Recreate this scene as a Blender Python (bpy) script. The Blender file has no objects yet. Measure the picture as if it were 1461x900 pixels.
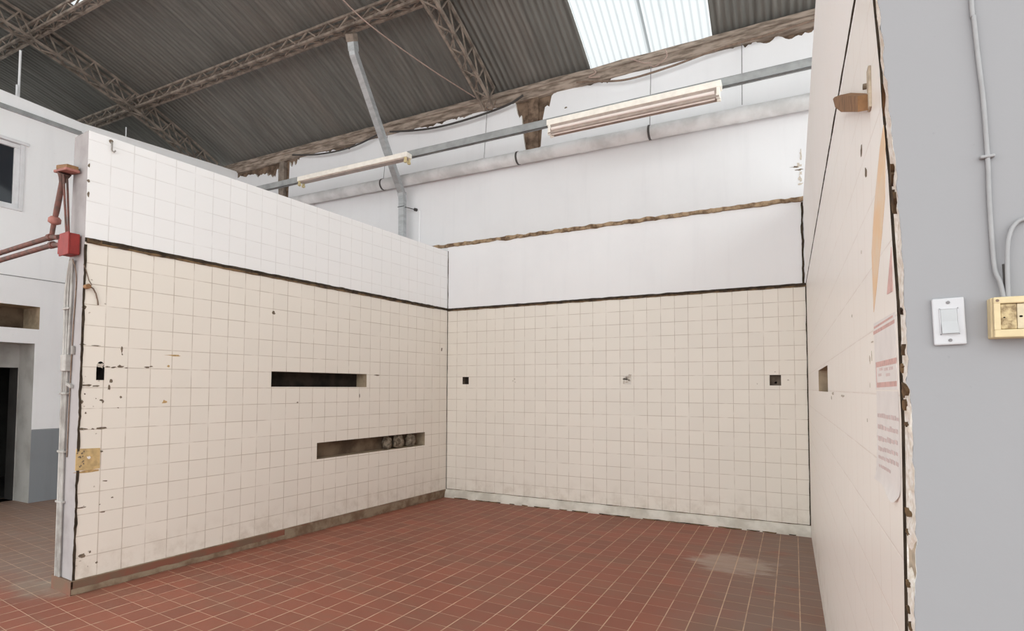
import bpy, bmesh, math, random
from mathutils import Vector, Matrix, noise

rnd = random.Random(7)
sc = bpy.context.scene
col = sc.collection
PI = math.pi

# ------------------------------------------------------------------ camera
cam = bpy.data.cameras.new('camera')
cam_ob = bpy.data.objects.new('camera', cam)
col.objects.link(cam_ob)
Rv = Vector((0.8923754, 0.4512805, 0.0034754))
Uv = Vector((0.0166286, -0.0405755, 0.9990381))
Fv = Vector((-0.4509874, 0.8914592, 0.0437128))
m = Matrix.Identity(4)
for i in range(3):
    m[i][0], m[i][1], m[i][2] = Rv[i], Uv[i], -Fv[i]
m[0][3], m[1][3], m[2][3] = 4.189963, -6.336348, 1.462158
cam_ob.matrix_world = m
cam.sensor_fit = 'HORIZONTAL'
cam.sensor_width = 36.0
cam.lens = 795.108 * 36.0 / 1461.0
cam.shift_y = 67.895 / 1461.0
cam.clip_start = 0.02
cam.clip_end = 200
sc.camera = cam_ob

# ------------------------------------------------------------------ materials
class N:
    def __init__(s, name):
        s.m = bpy.data.materials.new(name)
        s.m.use_nodes = True
        s.t = s.m.node_tree
        s.b = s.t.nodes['Principled BSDF']
        s.out = s.t.nodes['Material Output']
    def n(s, typ, **kw):
        x = s.t.nodes.new(typ)
        for k, v in kw.items():
            setattr(x, k, v)
        return x
    def l(s, a, b):
        s.t.links.new(a, b)
    def put(s, sock, v):
        if isinstance(v, (int, float)):
            sock.default_value = v
        elif isinstance(v, (tuple, list)):
            sock.default_value = tuple(v) + ((1.0,) if len(v) == 3 and len(sock.default_value) == 4 else ())
        else:
            s.l(v, sock)
    def math(s, op, a, b=0.0, c=0.0, clamp=False):
        x = s.n('ShaderNodeMath', operation=op, use_clamp=clamp)
        s.put(x.inputs[0], a); s.put(x.inputs[1], b); s.put(x.inputs[2], c)
        return x.outputs[0]
    def mix(s, f, a, b):
        x = s.n('ShaderNodeMix', data_type='RGBA')
        s.put(x.inputs[0], f); s.put(x.inputs[6], a); s.put(x.inputs[7], b)
        return x.outputs[2]
    def step(s, v, lo, hi):
        x = s.n('ShaderNodeMapRange', interpolation_type='SMOOTHSTEP')
        s.put(x.inputs[0], v); x.inputs[1].default_value = lo; x.inputs[2].default_value = hi
        return x.outputs[0]
    def obj(s, scale=(1, 1, 1)):
        t = s.n('ShaderNodeTexCoord')
        mp = s.n('ShaderNodeMapping')
        mp.inputs['Scale'].default_value = scale
        s.l(t.outputs['Object'], mp.inputs[0])
        return mp.outputs[0]
    def noise(s, vec, scale, detail=3.0, rough=0.55):
        x = s.n('ShaderNodeTexNoise')
        s.l(vec, x.inputs['Vector'])
        x.inputs['Scale'].default_value = scale
        x.inputs['Detail'].default_value = detail
        x.inputs['Roughness'].default_value = rough
        return x.outputs[0]
    def bump(s, h, strength=0.3, dist=0.01):
        x = s.n('ShaderNodeBump')
        x.inputs['Strength'].default_value = strength
        x.inputs['Distance'].default_value = dist
        s.l(h, x.inputs['Height'])
        s.l(x.outputs[0], s.b.inputs['Normal'])
    def base(s, c, rough=0.6, metal=0.0, spec=0.4):
        s.put(s.b.inputs['Base Color'], c)
        s.put(s.b.inputs['Roughness'], rough)
        s.b.inputs['Metallic'].default_value = metal
        s.b.inputs['Specular IOR Level'].default_value = spec


def C(r, g, b):
    f = lambda v: (v / 255 / 12.92) if v / 255 <= .04045 else ((v / 255 + .055) / 1.055) ** 2.4
    return (f(r), f(g), f(b))


def plain(name, c, rough=0.6, metal=0.0, var=0.15, scale=12.0, spec=0.4, bump=0.0, stretch=(1, 1, 1), dark=None):
    k = N(name)
    v = k.obj(stretch)
    nz = k.noise(v, scale, 4.0)
    d = dark or tuple(x * (1 - var) for x in c)
    f = k.step(nz, 0.35, 0.68)
    k.base(k.mix(f, c, d), rough, metal, spec)
    if bump:
        k.bump(nz, bump, 0.01)
    return k.m


def tile_mat(name, tile, grout, gw=0.012, var=0.05, rough=0.3, tile2=None, gstr=1.0, shade_dirt=None, bump=0.25, gnoise=True, spec=0.4,
             dirt_fn=None, thin=1.0, glo=0.22, ghi=0.62):
    """square tiles; the UV map counts tiles"""
    k = N(name)
    uv = k.n('ShaderNodeUVMap')
    sp = k.n('ShaderNodeSeparateXYZ')
    k.l(uv.outputs[0], sp.inputs[0])
    ds = []
    for i in (0, 1):
        fr = k.math('FRACT', sp.outputs[i])
        ds.append(k.math('MINIMUM', fr, k.math('SUBTRACT', 1.0, fr)))
    if thin != 1.0: ds[1] = k.math('MULTIPLY', ds[1], thin)
    d = k.math('MINIMUM', ds[0], ds[1])
    g = k.math('SUBTRACT', 1.0, k.step(d, gw * 0.6, gw * 1.5))
    if gnoise:
        nz = k.noise(uv.outputs[0], 0.9, 3.0, 0.6)
        gg = k.math('MULTIPLY', g, k.math('MULTIPLY', k.step(nz, glo, ghi), gstr))
    else:
        gg = k.math('MULTIPLY', g, gstr)
    cell = k.n('ShaderNodeCombineXYZ')
    k.l(k.math('FLOOR', sp.outputs[0]), cell.inputs[0])
    k.l(k.math('FLOOR', sp.outputs[1]), cell.inputs[1])
    wn = k.n('ShaderNodeTexWhiteNoise', noise_dimensions='2D')
    k.l(cell.outputs[0], wn.inputs['Vector'])
    t2 = tile2 or tuple(x * (1 - var) for x in tile)
    c = k.mix(wn.outputs['Value'], tile, t2)
    ob = k.obj()
    n2 = k.noise(ob, 1.3, 5.0, 0.6)
    c = k.mix(k.math('MULTIPLY', k.step(n2, 0.45, 0.75), 0.35), c, tuple(x * (1 - var * 2.2) for x in tile))
    if dirt_fn:
        c = dirt_fn(k, ob, c)
    c = k.mix(gg, c, grout)
    rr = k.math('ADD', rough, k.math('MULTIPLY', gg, 0.4))
    k.base(c, rr, 0.0, spec)
    x = k.n('ShaderNodeBump')
    x.inputs['Strength'].default_value = bump
    x.inputs['Distance'].default_value = 0.004
    k.l(k.math('SUBTRACT', 1.0, g), x.inputs['Height'])
    k.l(x.outputs[0], k.b.inputs['Normal'])
    return k.m


def wall_dirt(k, ob, c):
    """scuffs near the floor and faint smears, in world metres"""
    sp = k.n('ShaderNodeSeparateXYZ')
    k.l(ob, sp.inputs[0])
    low = k.math('SUBTRACT', 1.0, k.step(sp.outputs[2], 0.08, 0.42))
    nz = k.noise(ob, 7.0, 6.0, 0.65)
    return k.mix(k.math('MULTIPLY', low, k.math('MULTIPLY', k.step(nz, 0.40, 0.72), 0.42)), c, C(176, 160, 140))


def floor_dirt(k, ob, c):
    sp = k.n('ShaderNodeSeparateXYZ')
    k.l(ob, sp.inputs[0])
    nz = k.noise(ob, 1.4, 6.0, 0.65)
    # grime beyond the partition
    xx = k.math('ADD', sp.outputs[0], k.math('MULTIPLY', k.math('SUBTRACT', nz, 0.5), 1.2))
    yy = k.math('ADD', sp.outputs[1], k.math('MULTIPLY', k.math('SUBTRACT', nz, 0.5), 0.8))
    side = k.math('SUBTRACT', 1.0, k.step(xx, -0.75, -0.35))
    side = k.math('MULTIPLY', side, k.step(yy, -4.55, -4.15))
    c = k.mix(k.math('MULTIPLY', side, k.math('ADD', 0.55, k.math('MULTIPLY', k.noise(ob, 5.0, 6.0, 0.7), 0.5)), clamp=True), c, C(140, 124, 112))
    # worn right end
    w = k.math('MULTIPLY', k.step(xx, 3.1, 4.2), k.step(k.noise(ob, 3.0, 4.0), 0.15, 0.5))
    c = k.mix(k.math('MULTIPLY', w, 0.9), c, C(138, 118, 107))
    # pale washed stain
    dx = k.math('MULTIPLY', k.math('SUBTRACT', sp.outputs[0], 3.70), 1 / 0.36)
    dy = k.math('MULTIPLY', k.math('SUBTRACT', sp.outputs[1], -1.30), 1 / 0.30)
    r = k.math('SQRT', k.math('ADD', k.math('MULTIPLY', dx, dx), k.math('MULTIPLY', dy, dy)))
    nb = k.noise(k.obj((2.2, 7.0, 1)), 2.2, 5.0, 0.7)
    r = k.math('ADD', r, k.math('MULTIPLY', k.math('SUBTRACT', nb, 0.5), 1.7))
    st = k.math('SUBTRACT', 1.0, k.step(r, 0.55, 1.1))
    c = k.mix(k.math('MULTIPLY', st, 0.62), c, C(190, 174, 160))
    # cement smears around the foot of the partition
    dx = k.math('MULTIPLY', k.math('ADD', sp.outputs[0], 0.66), 1 / 0.34)
    dy = k.math('MULTIPLY', k.math('ADD', sp.outputs[1], 4.20), 1 / 0.16)
    r = k.math('SQRT', k.math('ADD', k.math('MULTIPLY', dx, dx), k.math('MULTIPLY', dy, dy)))
    r = k.math('ADD', r, k.math('MULTIPLY', k.math('SUBTRACT', k.noise(ob, 6.0, 5.0), 0.5), 1.3))
    c = k.mix(k.math('MULTIPLY', k.math('SUBTRACT', 1.0, k.step(r, 0.6, 1.15)), 0.6), c, C(158, 146, 132))
    # dusty film
    fl = k.noise(k.obj((0.7, 2.4, 1)), 1.6, 6.0, 0.7)
    c = k.mix(k.math('MULTIPLY', k.step(fl, 0.42, 0.7), 0.5), c, C(138, 106, 88))
    return c


CREAM = C(238, 231, 221)
M = {}
M['tile_cream'] = tile_mat('cream_wall_tile', CREAM, C(176, 160, 142), 0.017, 0.035, 0.35, gstr=0.72, dirt_fn=wall_dirt)
M['tile_right'] = tile_mat('pale_wall_tile', C(251, 246, 240), C(206, 190, 178), 0.012, 0.012, 0.35, gstr=0.35, dirt_fn=wall_dirt)
M['tile_white'] = tile_mat('white_painted_tile', C(244, 243, 243), C(208, 204, 202), 0.016, 0.01, 0.45, gstr=0.6)
M['floor'] = tile_mat('red_quarry_tile', C(162, 99, 80), C(214, 184, 157), 0.020, 0.12, 0.55, tile2=C(146, 92, 76), gstr=0.85, thin=1.9, glo=0.15, ghi=0.6,
                      dirt_fn=floor_dirt, spec=0.25)


def plaster(name, c, smear, sc1=0.8, amt=0.35, rough=0.8):
    k = N(name)
    ob = k.obj()
    a = k.noise(ob, sc1, 6.0, 0.6)
    b = k.noise(k.obj((6, 6, 0.5)), 1.2, 4.0, 0.6)
    cc = k.mix(k.math('MULTIPLY', k.step(a, 0.45, 0.8), amt), c, smear)
    cc = k.mix(k.math('MULTIPLY', k.step(b, 0.5, 0.8), amt * 0.6), cc, smear)
    sp = k.noise(ob, 40.0, 2.0)
    cc = k.mix(k.math('MULTIPLY', k.step(sp, 0.72, 0.78), 0.25), cc, tuple(x * 0.6 for x in c))
    k.base(cc, rough, 0, 0.25)
    k.bump(k.noise(ob, 18.0, 5.0), 0.08, 0.01)
    return k.m


M['plaster'] = plaster('white_plaster', C(242, 242, 244), C(222, 222, 226))
M['plaster_hall'] = plaster('hall_wall_plaster', C(230, 230, 232), C(208, 208, 211))
M['plaster_right'] = plaster('white_plaster_right', C(252, 250, 248), C(236, 232, 226), 1.5, 0.3)
M['plaster_side'] = plaster('white_side_plaster', C(249, 249, 250), C(228, 228, 230))
M['dado'] = plaster('grey_dado_paint', C(142, 146, 150), C(118, 122, 124), 1.5, 0.5)
M['grey_wall'] = plaster('grey_painted_plaster', C(146, 146, 149), C(138, 138, 141), 1.2, 0.4)
M['end_paint'] = plaster('worn_grey_paint', C(168, 163, 163), C(136, 130, 129), 3.0, 0.7)
M['rough_edge'] = plain('broken_plaster', C(246, 243, 238), 0.95, 0, 0.3, 60, 0.1, 0.6, dark=C(222, 213, 200))
M['mortar'] = plain('old_mortar', C(206, 192, 172), 0.95, 0, 0.35, 30, 0.1, 0.5)
M['brick'] = plain('exposed_brick', C(132, 112, 96), 0.95, 0, 0.4, 9, 0.1, 0.6, dark=C(84, 70, 60))
M['dark_gap'] = plain('dark_grime', C(74, 64, 54), 0.9, 0, 0.5, 20, 0.1)
M['gap_rust'] = plain('rusty_joint', C(128, 104, 78), 0.9, 0, 0.5, 10, 0.1, 0.5, dark=C(64, 54, 46))
M['ledge'] = plain('broken_ledge', C(176, 152, 124), 0.95, 0, 0.5, 14, 0.1, 0.6, dark=C(104, 84, 66))
M['timber'] = plain('dusty_weathered_timber', C(164, 150, 138), 0.9, 0, 0.5, 5, 0.1, 0.4, (1, 6, 6), dark=C(112, 100, 90))
M['truss'] = plain('dusty_brown_steel', C(148, 135, 124), 0.85, 0.0, 0.5, 8, 0.2, dark=C(106, 96, 88))
M['skirt_red'] = plain('brown_skirting_tile', C(134, 88, 72), 0.6, 0, 0.4, 5, 0.3, dark=C(118, 96, 80))
M['skirt_dirty'] = plain('dusty_skirting', C(150, 134, 114), 0.8, 0, 0.3, 9, 0.2, dark=C(120, 98, 80))
M['cove'] = plain('grey_cement_cove', C(226, 221, 212), 0.8, 0, 0.4, 5, 0.2, 0.15, dark=C(198, 192, 181))
M['soot'] = plain('soot_dark_recess', C(52, 44, 38), 0.9, 0, 0.4, 6, 0.2, dark=C(30, 26, 23))  # near-black base colour, recess shade painted in
M['soot2'] = plain('brown_recess_plaster', C(126, 108, 90), 0.9, 0, 0.4, 4, 0.2, 0.3, dark=C(84, 70, 58))  # brown recess colour, darkened to stand in for the shade inside
M['recess_side'] = plain('recess_plaster_side', C(178, 160, 136), 0.9, 0, 0.3, 10, 0.2)
M['recess_box'] = plain('metal_box_recess', C(120, 106, 92), 0.7, 0, 0.4, 16, 0.3)
M['rubble'] = plain('cement_rubble', C(150, 138, 122), 0.95, 0, 0.5, 22, 0.1, 0.6, dark=C(90, 80, 70))
M['tan_plate'] = plain('tan_bare_patch', C(206, 178, 130), 0.8, 0, 0.25, 24, 0.2, 0.3)
M['chip'] = plain('dark_chipped_tile', C(132, 118, 103), 0.9, 0, 0.4, 60, 0.1)
M['chip_tan'] = plain('tan_chipped_tile', C(196, 164, 116), 0.9, 0, 0.3, 60, 0.1)
M['chip_pale'] = plain('pale_scar', C(206, 196, 184), 0.9, 0, 0.2, 60, 0.1)
M['galv'] = plain('galvanised_steel', C(190, 193, 195), 0.5, 0.4, 0.2, 9, 0.5, 0, (1, 1, 3))
M['rail'] = plain('grey_steel_channel', C(172, 174, 174), 0.55, 0.25, 0.25, 6, 0.4)
M['pipe'] = plain('white_cement_pipe', C(232, 232, 233), 0.8, 0, 0.3, 4, 0.2, 0.1, dark=C(206, 206, 206))
M['clamp'] = plain('dark_pipe_clamp', C(96, 92, 90), 0.7, 0.3, 0.3, 20)
M['lamp_cream'] = plain('cream_enamel', C(252, 246, 236), 0.4, 0, 0.1, 14, 0.5)
M['lamp_inner'] = plain('pink_grey_reflector', C(178, 162, 152), 0.5, 0, 0.2, 10)
M['tube'] = plain('unlit_fluorescent_glass', C(240, 228, 222), 0.2, 0, 0.04, 6, 0.6)
M['socket_y'] = plain('yellowed_lampholder', C(214, 196, 150), 0.5, 0, 0.2, 20)
M['red'] = plain('red_enamel', C(146, 44, 40), 0.55, 0, 0.25, 14, 0.4)
M['pipe_red'] = plain('worn_red_brown_pipe', C(124, 84, 76), 0.7, 0.1, 0.35, 14, 0.3, dark=C(90, 76, 70))
M['pink_metal'] = plain('faded_pink_primer', C(168, 112, 102), 0.7, 0, 0.3, 18)
M['conduit'] = plain('painted_conduit', C(182, 179, 175), 0.7, 0.1, 0.35, 8, 0.3, dark=C(150, 145, 140))
M['cable_dark'] = plain('black_cable', C(66, 62, 60), 0.6, 0, 0.2, 30)
M['cable_brown'] = plain('dusty_brown_cable', C(132, 112, 98), 0.8, 0, 0.3, 30)
M['cable_grey'] = plain('painted_grey_cable', C(152, 152, 154), 0.5, 0, 0.1, 30, 0.3)
M['rope'] = plain('pale_pink_cord', C(176, 152, 142), 0.9, 0, 0.2, 30)
M['wire'] = plain('grey_wire', C(150, 148, 148), 0.6, 0.3, 0.2, 30)
M['white_plastic'] = plain('white_switch_plastic', C(184, 184, 188), 0.3, 0, 0.04, 30, 0.5)
M['white_rocker'] = plain('grey_white_rocker', C(170, 172, 175), 0.3, 0, 0.05, 30, 0.5)
M['screw'] = plain('dull_screw', C(120, 116, 118), 0.4, 0.6, 0.3, 200)
M['box_cream'] = plain('yellowed_socket_box', C(204, 186, 148), 0.45, 0, 0.12, 40, 0.4)
M['box_insert'] = plain('yellowed_socket_module', C(186, 166, 126), 0.45, 0, 0.5, 110, 0.4, dark=C(116, 94, 62))
M['box_insert2'] = plain('pale_socket_module', C(198, 184, 156), 0.45, 0, 0.15, 80, 0.4)
M['black'] = plain('black_hole', C(18, 16, 15), 0.9, 0, 0.2, 30, 0.1)
M['frame_white'] = plain('white_window_frame', C(232, 232, 234), 0.5, 0, 0.08, 8)
M['paper'] = plain('worn_white_paper', C(240, 236, 234), 0.5, 0, 0.06, 20, 0.35)
M['paper_pink'] = plain('faded_pink_print', C(226, 186, 180), 0.6, 0, 0.2, 70)
M['paper_pale'] = plain('very_faded_print', C(226, 208, 206), 0.6, 0, 0.15, 70)
M['orange'] = plain('faded_orange_paint', C(240, 206, 166), 0.6, 0, 0.12, 12, 0.35, dark=C(238, 216, 190))
M['bracket'] = plain('brown_bracket_wood', C(150, 112, 78), 0.7, 0, 0.35, 24, 0.3)
M['smudge'] = plain('faint_smudge', C(222, 216, 208), 0.9, 0, 0.1, 9, 0.2)
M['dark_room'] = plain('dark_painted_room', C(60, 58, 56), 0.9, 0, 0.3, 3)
M['jamb'] = plain('scuffed_grey_jamb', C(178, 176, 172), 0.8, 0, 0.3, 3, 0.2, dark=C(156, 153, 148))
k = N('dark_window_glass')
k.base(C(46, 50, 56), 0.05, 0, 0.6)
M['glass'] = k.m

# roof sheets: dark zinc, streaked down the slope
k = N('dark_corrugated_zinc')
uv = k.n('ShaderNodeUVMap')
def uvmap(sx, sy):
    mp = k.n('ShaderNodeMapping'); mp.inputs['Scale'].default_value = (sx, sy, 1)
    k.l(uv.outputs[0], mp.inputs[0]); return mp.outputs[0]
a = k.noise(uvmap(7.0, 0.5), 2.0, 5.0, 0.65)
b = k.noise(uvmap(1.2, 0.25), 1.0, 4.0, 0.6)
c2 = k.noise(uvmap(26, 0.6), 1.0, 3.0, 0.6)
cc = k.mix(k.step(a, 0.3, 0.75), C(97, 96, 92), C(124, 122, 117))
cc = k.mix(k.math('MULTIPLY', k.step(b, 0.45, 0.75), 0.4), cc, C(124, 114, 106))
cc = k.mix(k.math('MULTIPLY', k.step(c2, 0.62, 0.8), 0.4), cc, C(160, 156, 150))
k.base(cc, 0.65, 0.15, 0.3)
M['roof'] = k.m

# translucent skylight sheets (daylight passes through them)
k = N('translucent_skylight_sheet')
uv = k.n('ShaderNodeUVMap')
mp = k.n('ShaderNodeMapping'); mp.inputs['Scale'].default_value = (3.0, 0.5, 1)
k.l(uv.outputs[0], mp.inputs[0])
nz = k.noise(mp.outputs[0], 3.0, 5.0, 0.65)
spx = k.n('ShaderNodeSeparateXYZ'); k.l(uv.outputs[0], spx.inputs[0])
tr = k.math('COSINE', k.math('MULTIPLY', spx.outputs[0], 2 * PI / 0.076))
shade_dirt = k.math('ADD', k.math('MULTIPLY', k.step(tr, 0.2, 1.0), 0.55), k.math('MULTIPLY', k.step(nz, 0.55, 0.8), 0.4), clamp=True)  # stripes paint the shading of the corrugation, the noise is dirt
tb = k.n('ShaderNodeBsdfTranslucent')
k.l(k.mix(shade_dirt, (0.39, 0.40, 0.405), (0.19, 0.202, 0.212)), tb.inputs['Color'])
k.l(tb.outputs[0], k.out.inputs['Surface'])
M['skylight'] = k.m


# ------------------------------------------------------------------ mesh builder
class MB:
    def __init__(s):
        s.v = []; s.f = []; s.mi = []; s.uv = []; s.sm = []
    def add(s, verts, faces, mi=0, uvs=None, smooth=False):
        o = len(s.v)
        s.v += [tuple(p) for p in verts]
        for i, f in enumerate(faces):
            s.f.append([o + j for j in f]); s.mi.append(mi); s.sm.append(smooth)
            s.uv.append([uvs[j] for j in f] if uvs else [(0, 0)] * len(f))
    def box(s, lo, hi, mi=0, T=None):
        x0, y0, z0 = lo; x1, y1, z1 = hi
        vs = [Vector(p) for p in ((x0,y0,z0),(x1,y0,z0),(x1,y1,z0),(x0,y1,z0),(x0,y0,z1),(x1,y0,z1),(x1,y1,z1),(x0,y1,z1))]
        if T: vs = [T(v) for v in vs]
        s.add(vs, [(0,3,2,1),(4,5,6,7),(0,1,5,4),(1,2,6,5),(2,3,7,6),(3,0,4,7)], mi)
    def bbox(s, lo, hi, ch=0.002, mi=0, T=None):
        """box with chamfered edges"""
        bm = bmesh.new()
        bmesh.ops.create_cube(bm, size=1.0)
        for v in bm.verts:
            v.co = Vector([lo[i] + (hi[i] - lo[i]) * (v.co[i] + 0.5) for i in range(3)])
        bmesh.ops.bevel(bm, geom=bm.edges[:], offset=ch, segments=2, affect='EDGES', profile=0.5)
        bm.verts.index_update()
        vs = [v.co.copy() for v in bm.verts]
        if T: vs = [T(v) for v in vs]
        s.add(vs, [[v.index for v in f.verts] for f in bm.faces], mi)
        bm.free()
    def tube(s, pts, r, seg=10, mi=0, cap=True):
        pts = [Vector(p) for p in pts]
        rs = r if isinstance(r, (list, tuple)) else [r] * len(pts)
        vs = []; fs = []
        ref = Vector((0, 0, 1))
        t0 = (pts[1] - pts[0]).normalized()
        if abs(t0.dot(ref)) > 0.9: ref = Vector((1, 0, 0))
        for i, p in enumerate(pts):
            a = pts[max(0, i - 1)]; b = pts[min(len(pts) - 1, i + 1)]
            t = (b - a).normalized()
            u = ref - t * ref.dot(t)
            u.normalize(); ref = u
            w = t.cross(u)
            for j in range(seg):
                an = 2 * PI * j / seg
                vs.append(p + (u * math.cos(an) + w * math.sin(an)) * rs[i])
        for i in range(len(pts) - 1):
            for j in range(seg):
                k2 = (j + 1) % seg
                fs.append((i*seg+j, i*seg+k2, (i+1)*seg+k2, (i+1)*seg+j))
        s.add(vs, fs, mi, None, True)
        if cap:
            n = len(pts)
            o = len(s.v)
            s.add([vs[j] for j in range(seg)], [tuple(reversed(range(seg)))], mi)
            s.add([vs[(n-1)*seg+j] for j in range(seg)], [tuple(range(seg))], mi)
    def bar(s, a, b, w, h, mi=0, up=(0, 0, 1)):
        a = Vector(a); b = Vector(b)
        t = (b - a); L = t.length; t.normalize()
        u = Vector(up); u = u - t * u.dot(t)
        if u.length < 1e-4:
            u = Vector((1, 0, 0)); u = u - t * u.dot(t)
        u.normalize(); q = t.cross(u)
        s.box((0, -w/2, -h/2), (L, w/2, h/2), mi, lambda v: a + t*v.x + q*v.y + u*v.z)
    def prism(s, poly, T, d0, d1, mi=0, mi_side=None):
        """poly of (u,v) extruded from d0 to d1; T(u,v,d) gives the point"""
        n = len(poly)
        ar = sum(poly[i][0]*poly[(i+1)%n][1]-poly[(i+1)%n][0]*poly[i][1] for i in range(n))
        if ar < 0: poly = list(reversed(poly))
        a = [T(u, v, d0) for u, v in poly]; b = [T(u, v, d1) for u, v in poly]
        s.add(b, [tuple(range(n))], mi)
        s.add(a, [tuple(reversed(range(n)))], mi)
        s.add(a + b, [(i, (i+1) % n, n+(i+1) % n, n+i) for i in range(n)], mi if mi_side is None else mi_side)
    def build(s, name, mats, parent=None, smooth_all=False, fixn=True):
        me = bpy.data.meshes.new(name)
        me.from_pydata(s.v, [], s.f)
        for mt in (mats if isinstance(mats, (list, tuple)) else [mats]):
            me.materials.append(mt)
        ul = me.uv_layers.new(name='UVMap')
        li = 0
        for i, p in enumerate(me.polygons):
            p.material_index = s.mi[i]
            p.use_smooth = s.sm[i] or smooth_all
            for j in range(len(s.uv[i])):
                ul.data[li].uv = s.uv[i][j]; li += 1
        if fixn:
            bm = bmesh.new(); bm.from_mesh(me)
            bmesh.ops.recalc_face_normals(bm, faces=bm.faces[:])
            bm.to_mesh(me); bm.free()
        me.update()
        o = bpy.data.objects.new(name, me)
        col.objects.link(o)
        if parent is not None:
            o.parent = parent
            o.matrix_parent_inverse = Matrix.Translation(-parent.location)
        return o


def tag(o, label=None, cat=None, group=None, kind=None):
    if label: o['label'] = label
    if cat: o['category'] = cat
    if group: o['group'] = group
    if kind: o['kind'] = kind
    return o


def thing(name, loc, label, cat, group=None):
    o = bpy.data.objects.new(name, None)
    o.empty_display_size = 0.05
    col.objects.link(o)
    o.location = loc
    return tag(o, label, cat, group)


def struct(o):
    o['kind'] = 'structure'
    return o


# ------------------------------------------------------------------ frames of the place
A = -0.0816
DL = Vector((math.sin(A), -math.cos(A), 0)); NL = Vector((math.cos(A), math.sin(A), 0))
XR = 4.3174
def LW(s, z, off=0.0): return DL * s + NL * off + Vector((0, 0, z))        # partition on the left, s from the back corner
def BW(x, z, off=0.0): return Vector((x, -off, z))                          # back wall
def RW(s, z, off=0.0): return Vector((XR + .009 * s - off, -s, z))          # right wall
YG = -5.2
def GW(x, z, off=0.0): return Vector((x, YG - off, z))                      # near grey wall
XS = -4.358
def SW(y, z, off=0.0): return Vector((XS + off, y, z))                      # hall side wall
ZT = 2.5        # top of the cream tiles


def pw(tab, x):
    for (a, fa), (b, fb) in zip(tab, tab[1:]):
        if x <= b or b == tab[-1][0]:
            return fa + (fb - fa) * (x - a) / (b - a)


def holed(mb, T, us, zs, holes, mi, uvf=None):
    """front face on a grid of us x zs with rectangular holes (u0,u1,z0,z1,depth,mi_back,mi_side)"""
    us = sorted(set(us) | {h[0] for h in holes} | {h[1] for h in holes})
    zs = sorted(set(zs) | {h[2] for h in holes} | {h[3] for h in holes})
    for i in range(len(us) - 1):
        for j in range(len(zs) - 1):
            um = (us[i] + us[i+1]) / 2; zm = (zs[j] + zs[j+1]) / 2
            if any(h[0] < um < h[1] and h[2] < zm < h[3] for h in holes): continue
            q = [(us[i], zs[j]), (us[i+1], zs[j]), (us[i+1], zs[j+1]), (us[i], zs[j+1])]
            mb.add([T(u, z, 0) for u, z in q], [(0, 1, 2, 3)], mi, [uvf(u, z) for u, z in q] if uvf else None)
    for (u0, u1, z0, z1, dep, mb_i, ms_i) in holes:
        q = [(u0, z0), (u1, z0), (u1, z1), (u0, z1)]
        f = [T(u, z, 0) for u, z in q]; b = [T(u, z, -dep) for u, z in q]
        mb.add(f + b, [(0, 4, 5, 1), (1, 5, 6, 2), (2, 6, 7, 3), (3, 7, 4, 0)], ms_i)
        if mb_i is not None:
            mb.add(b, [(0, 1, 2, 3)], mb_i)


# ------------------------------------------------------------------ floor
mb = MB()
def fl_uv(x, y):
    g = 0.1 * (max(x, -6) - max(x, -6) ** 2 / 6) if x < 3 else 0.15
    if x < 0: g = 0.1 * x
    k_ = max(0.0, min(1.0, 1 - x / 3.0))
    return ((x - .0816 * y * k_ - 4.2) / .155 + 200, (y + g - .15 + 3.115 + .0) / .155 + 200)
gx = [-15, -11, -8, -6] + [-5 + .25 * i for i in range(41)] + [6, 8.5]
gy = [-14, -11, -9, -8] + [-7 + .25 * i for i in range(29)] + [0.3]
vs = [(x, y, 0) for y in gy for x in gx]
uvs = [fl_uv(x, y) for y in gy for x in gx]
n = len(gx)
mb.add(vs, [(j*n+i, j*n+i+1, (j+1)*n+i+1, (j+1)*n+i) for j in range(len(gy)-1) for i in range(n-1)], 0, uvs)
lo = len(vs)
floor = struct(mb.build('floor', M['floor'], fixn=False))

# ------------------------------------------------------------------ back wall
XTAB = [(-5, -33.5), (0, 0), (.155, 1), (.311, 2), (.464, 3), (.611, 4), (.740, 5), (.866, 6), (1.014, 7), (1.161, 8), (1.308, 9),
        (1.453, 10), (1.605, 11), (1.754, 12), (1.904, 13), (2.062, 14), (2.225, 15), (2.391, 16), (2.552, 17), (2.704, 18),
        (2.861, 19), (3.013, 20), (3.158, 21), (3.308, 22), (3.463, 23), (3.614, 24), (3.768, 25), (3.915, 26), (4.057, 27),
        (4.198, 28), (4.33, 28.95), (7, 47)]
mb = MB()
def back_uv(x, z): return (pw(XTAB, x), (z - .1) / .15)
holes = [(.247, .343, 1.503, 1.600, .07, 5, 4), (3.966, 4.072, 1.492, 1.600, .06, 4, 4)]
holed(mb, BW, [t[0] for t in XTAB if -.1 < t[0] < 4.3] + [XR], [0, 2.5], holes, 0, back_uv)
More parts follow.
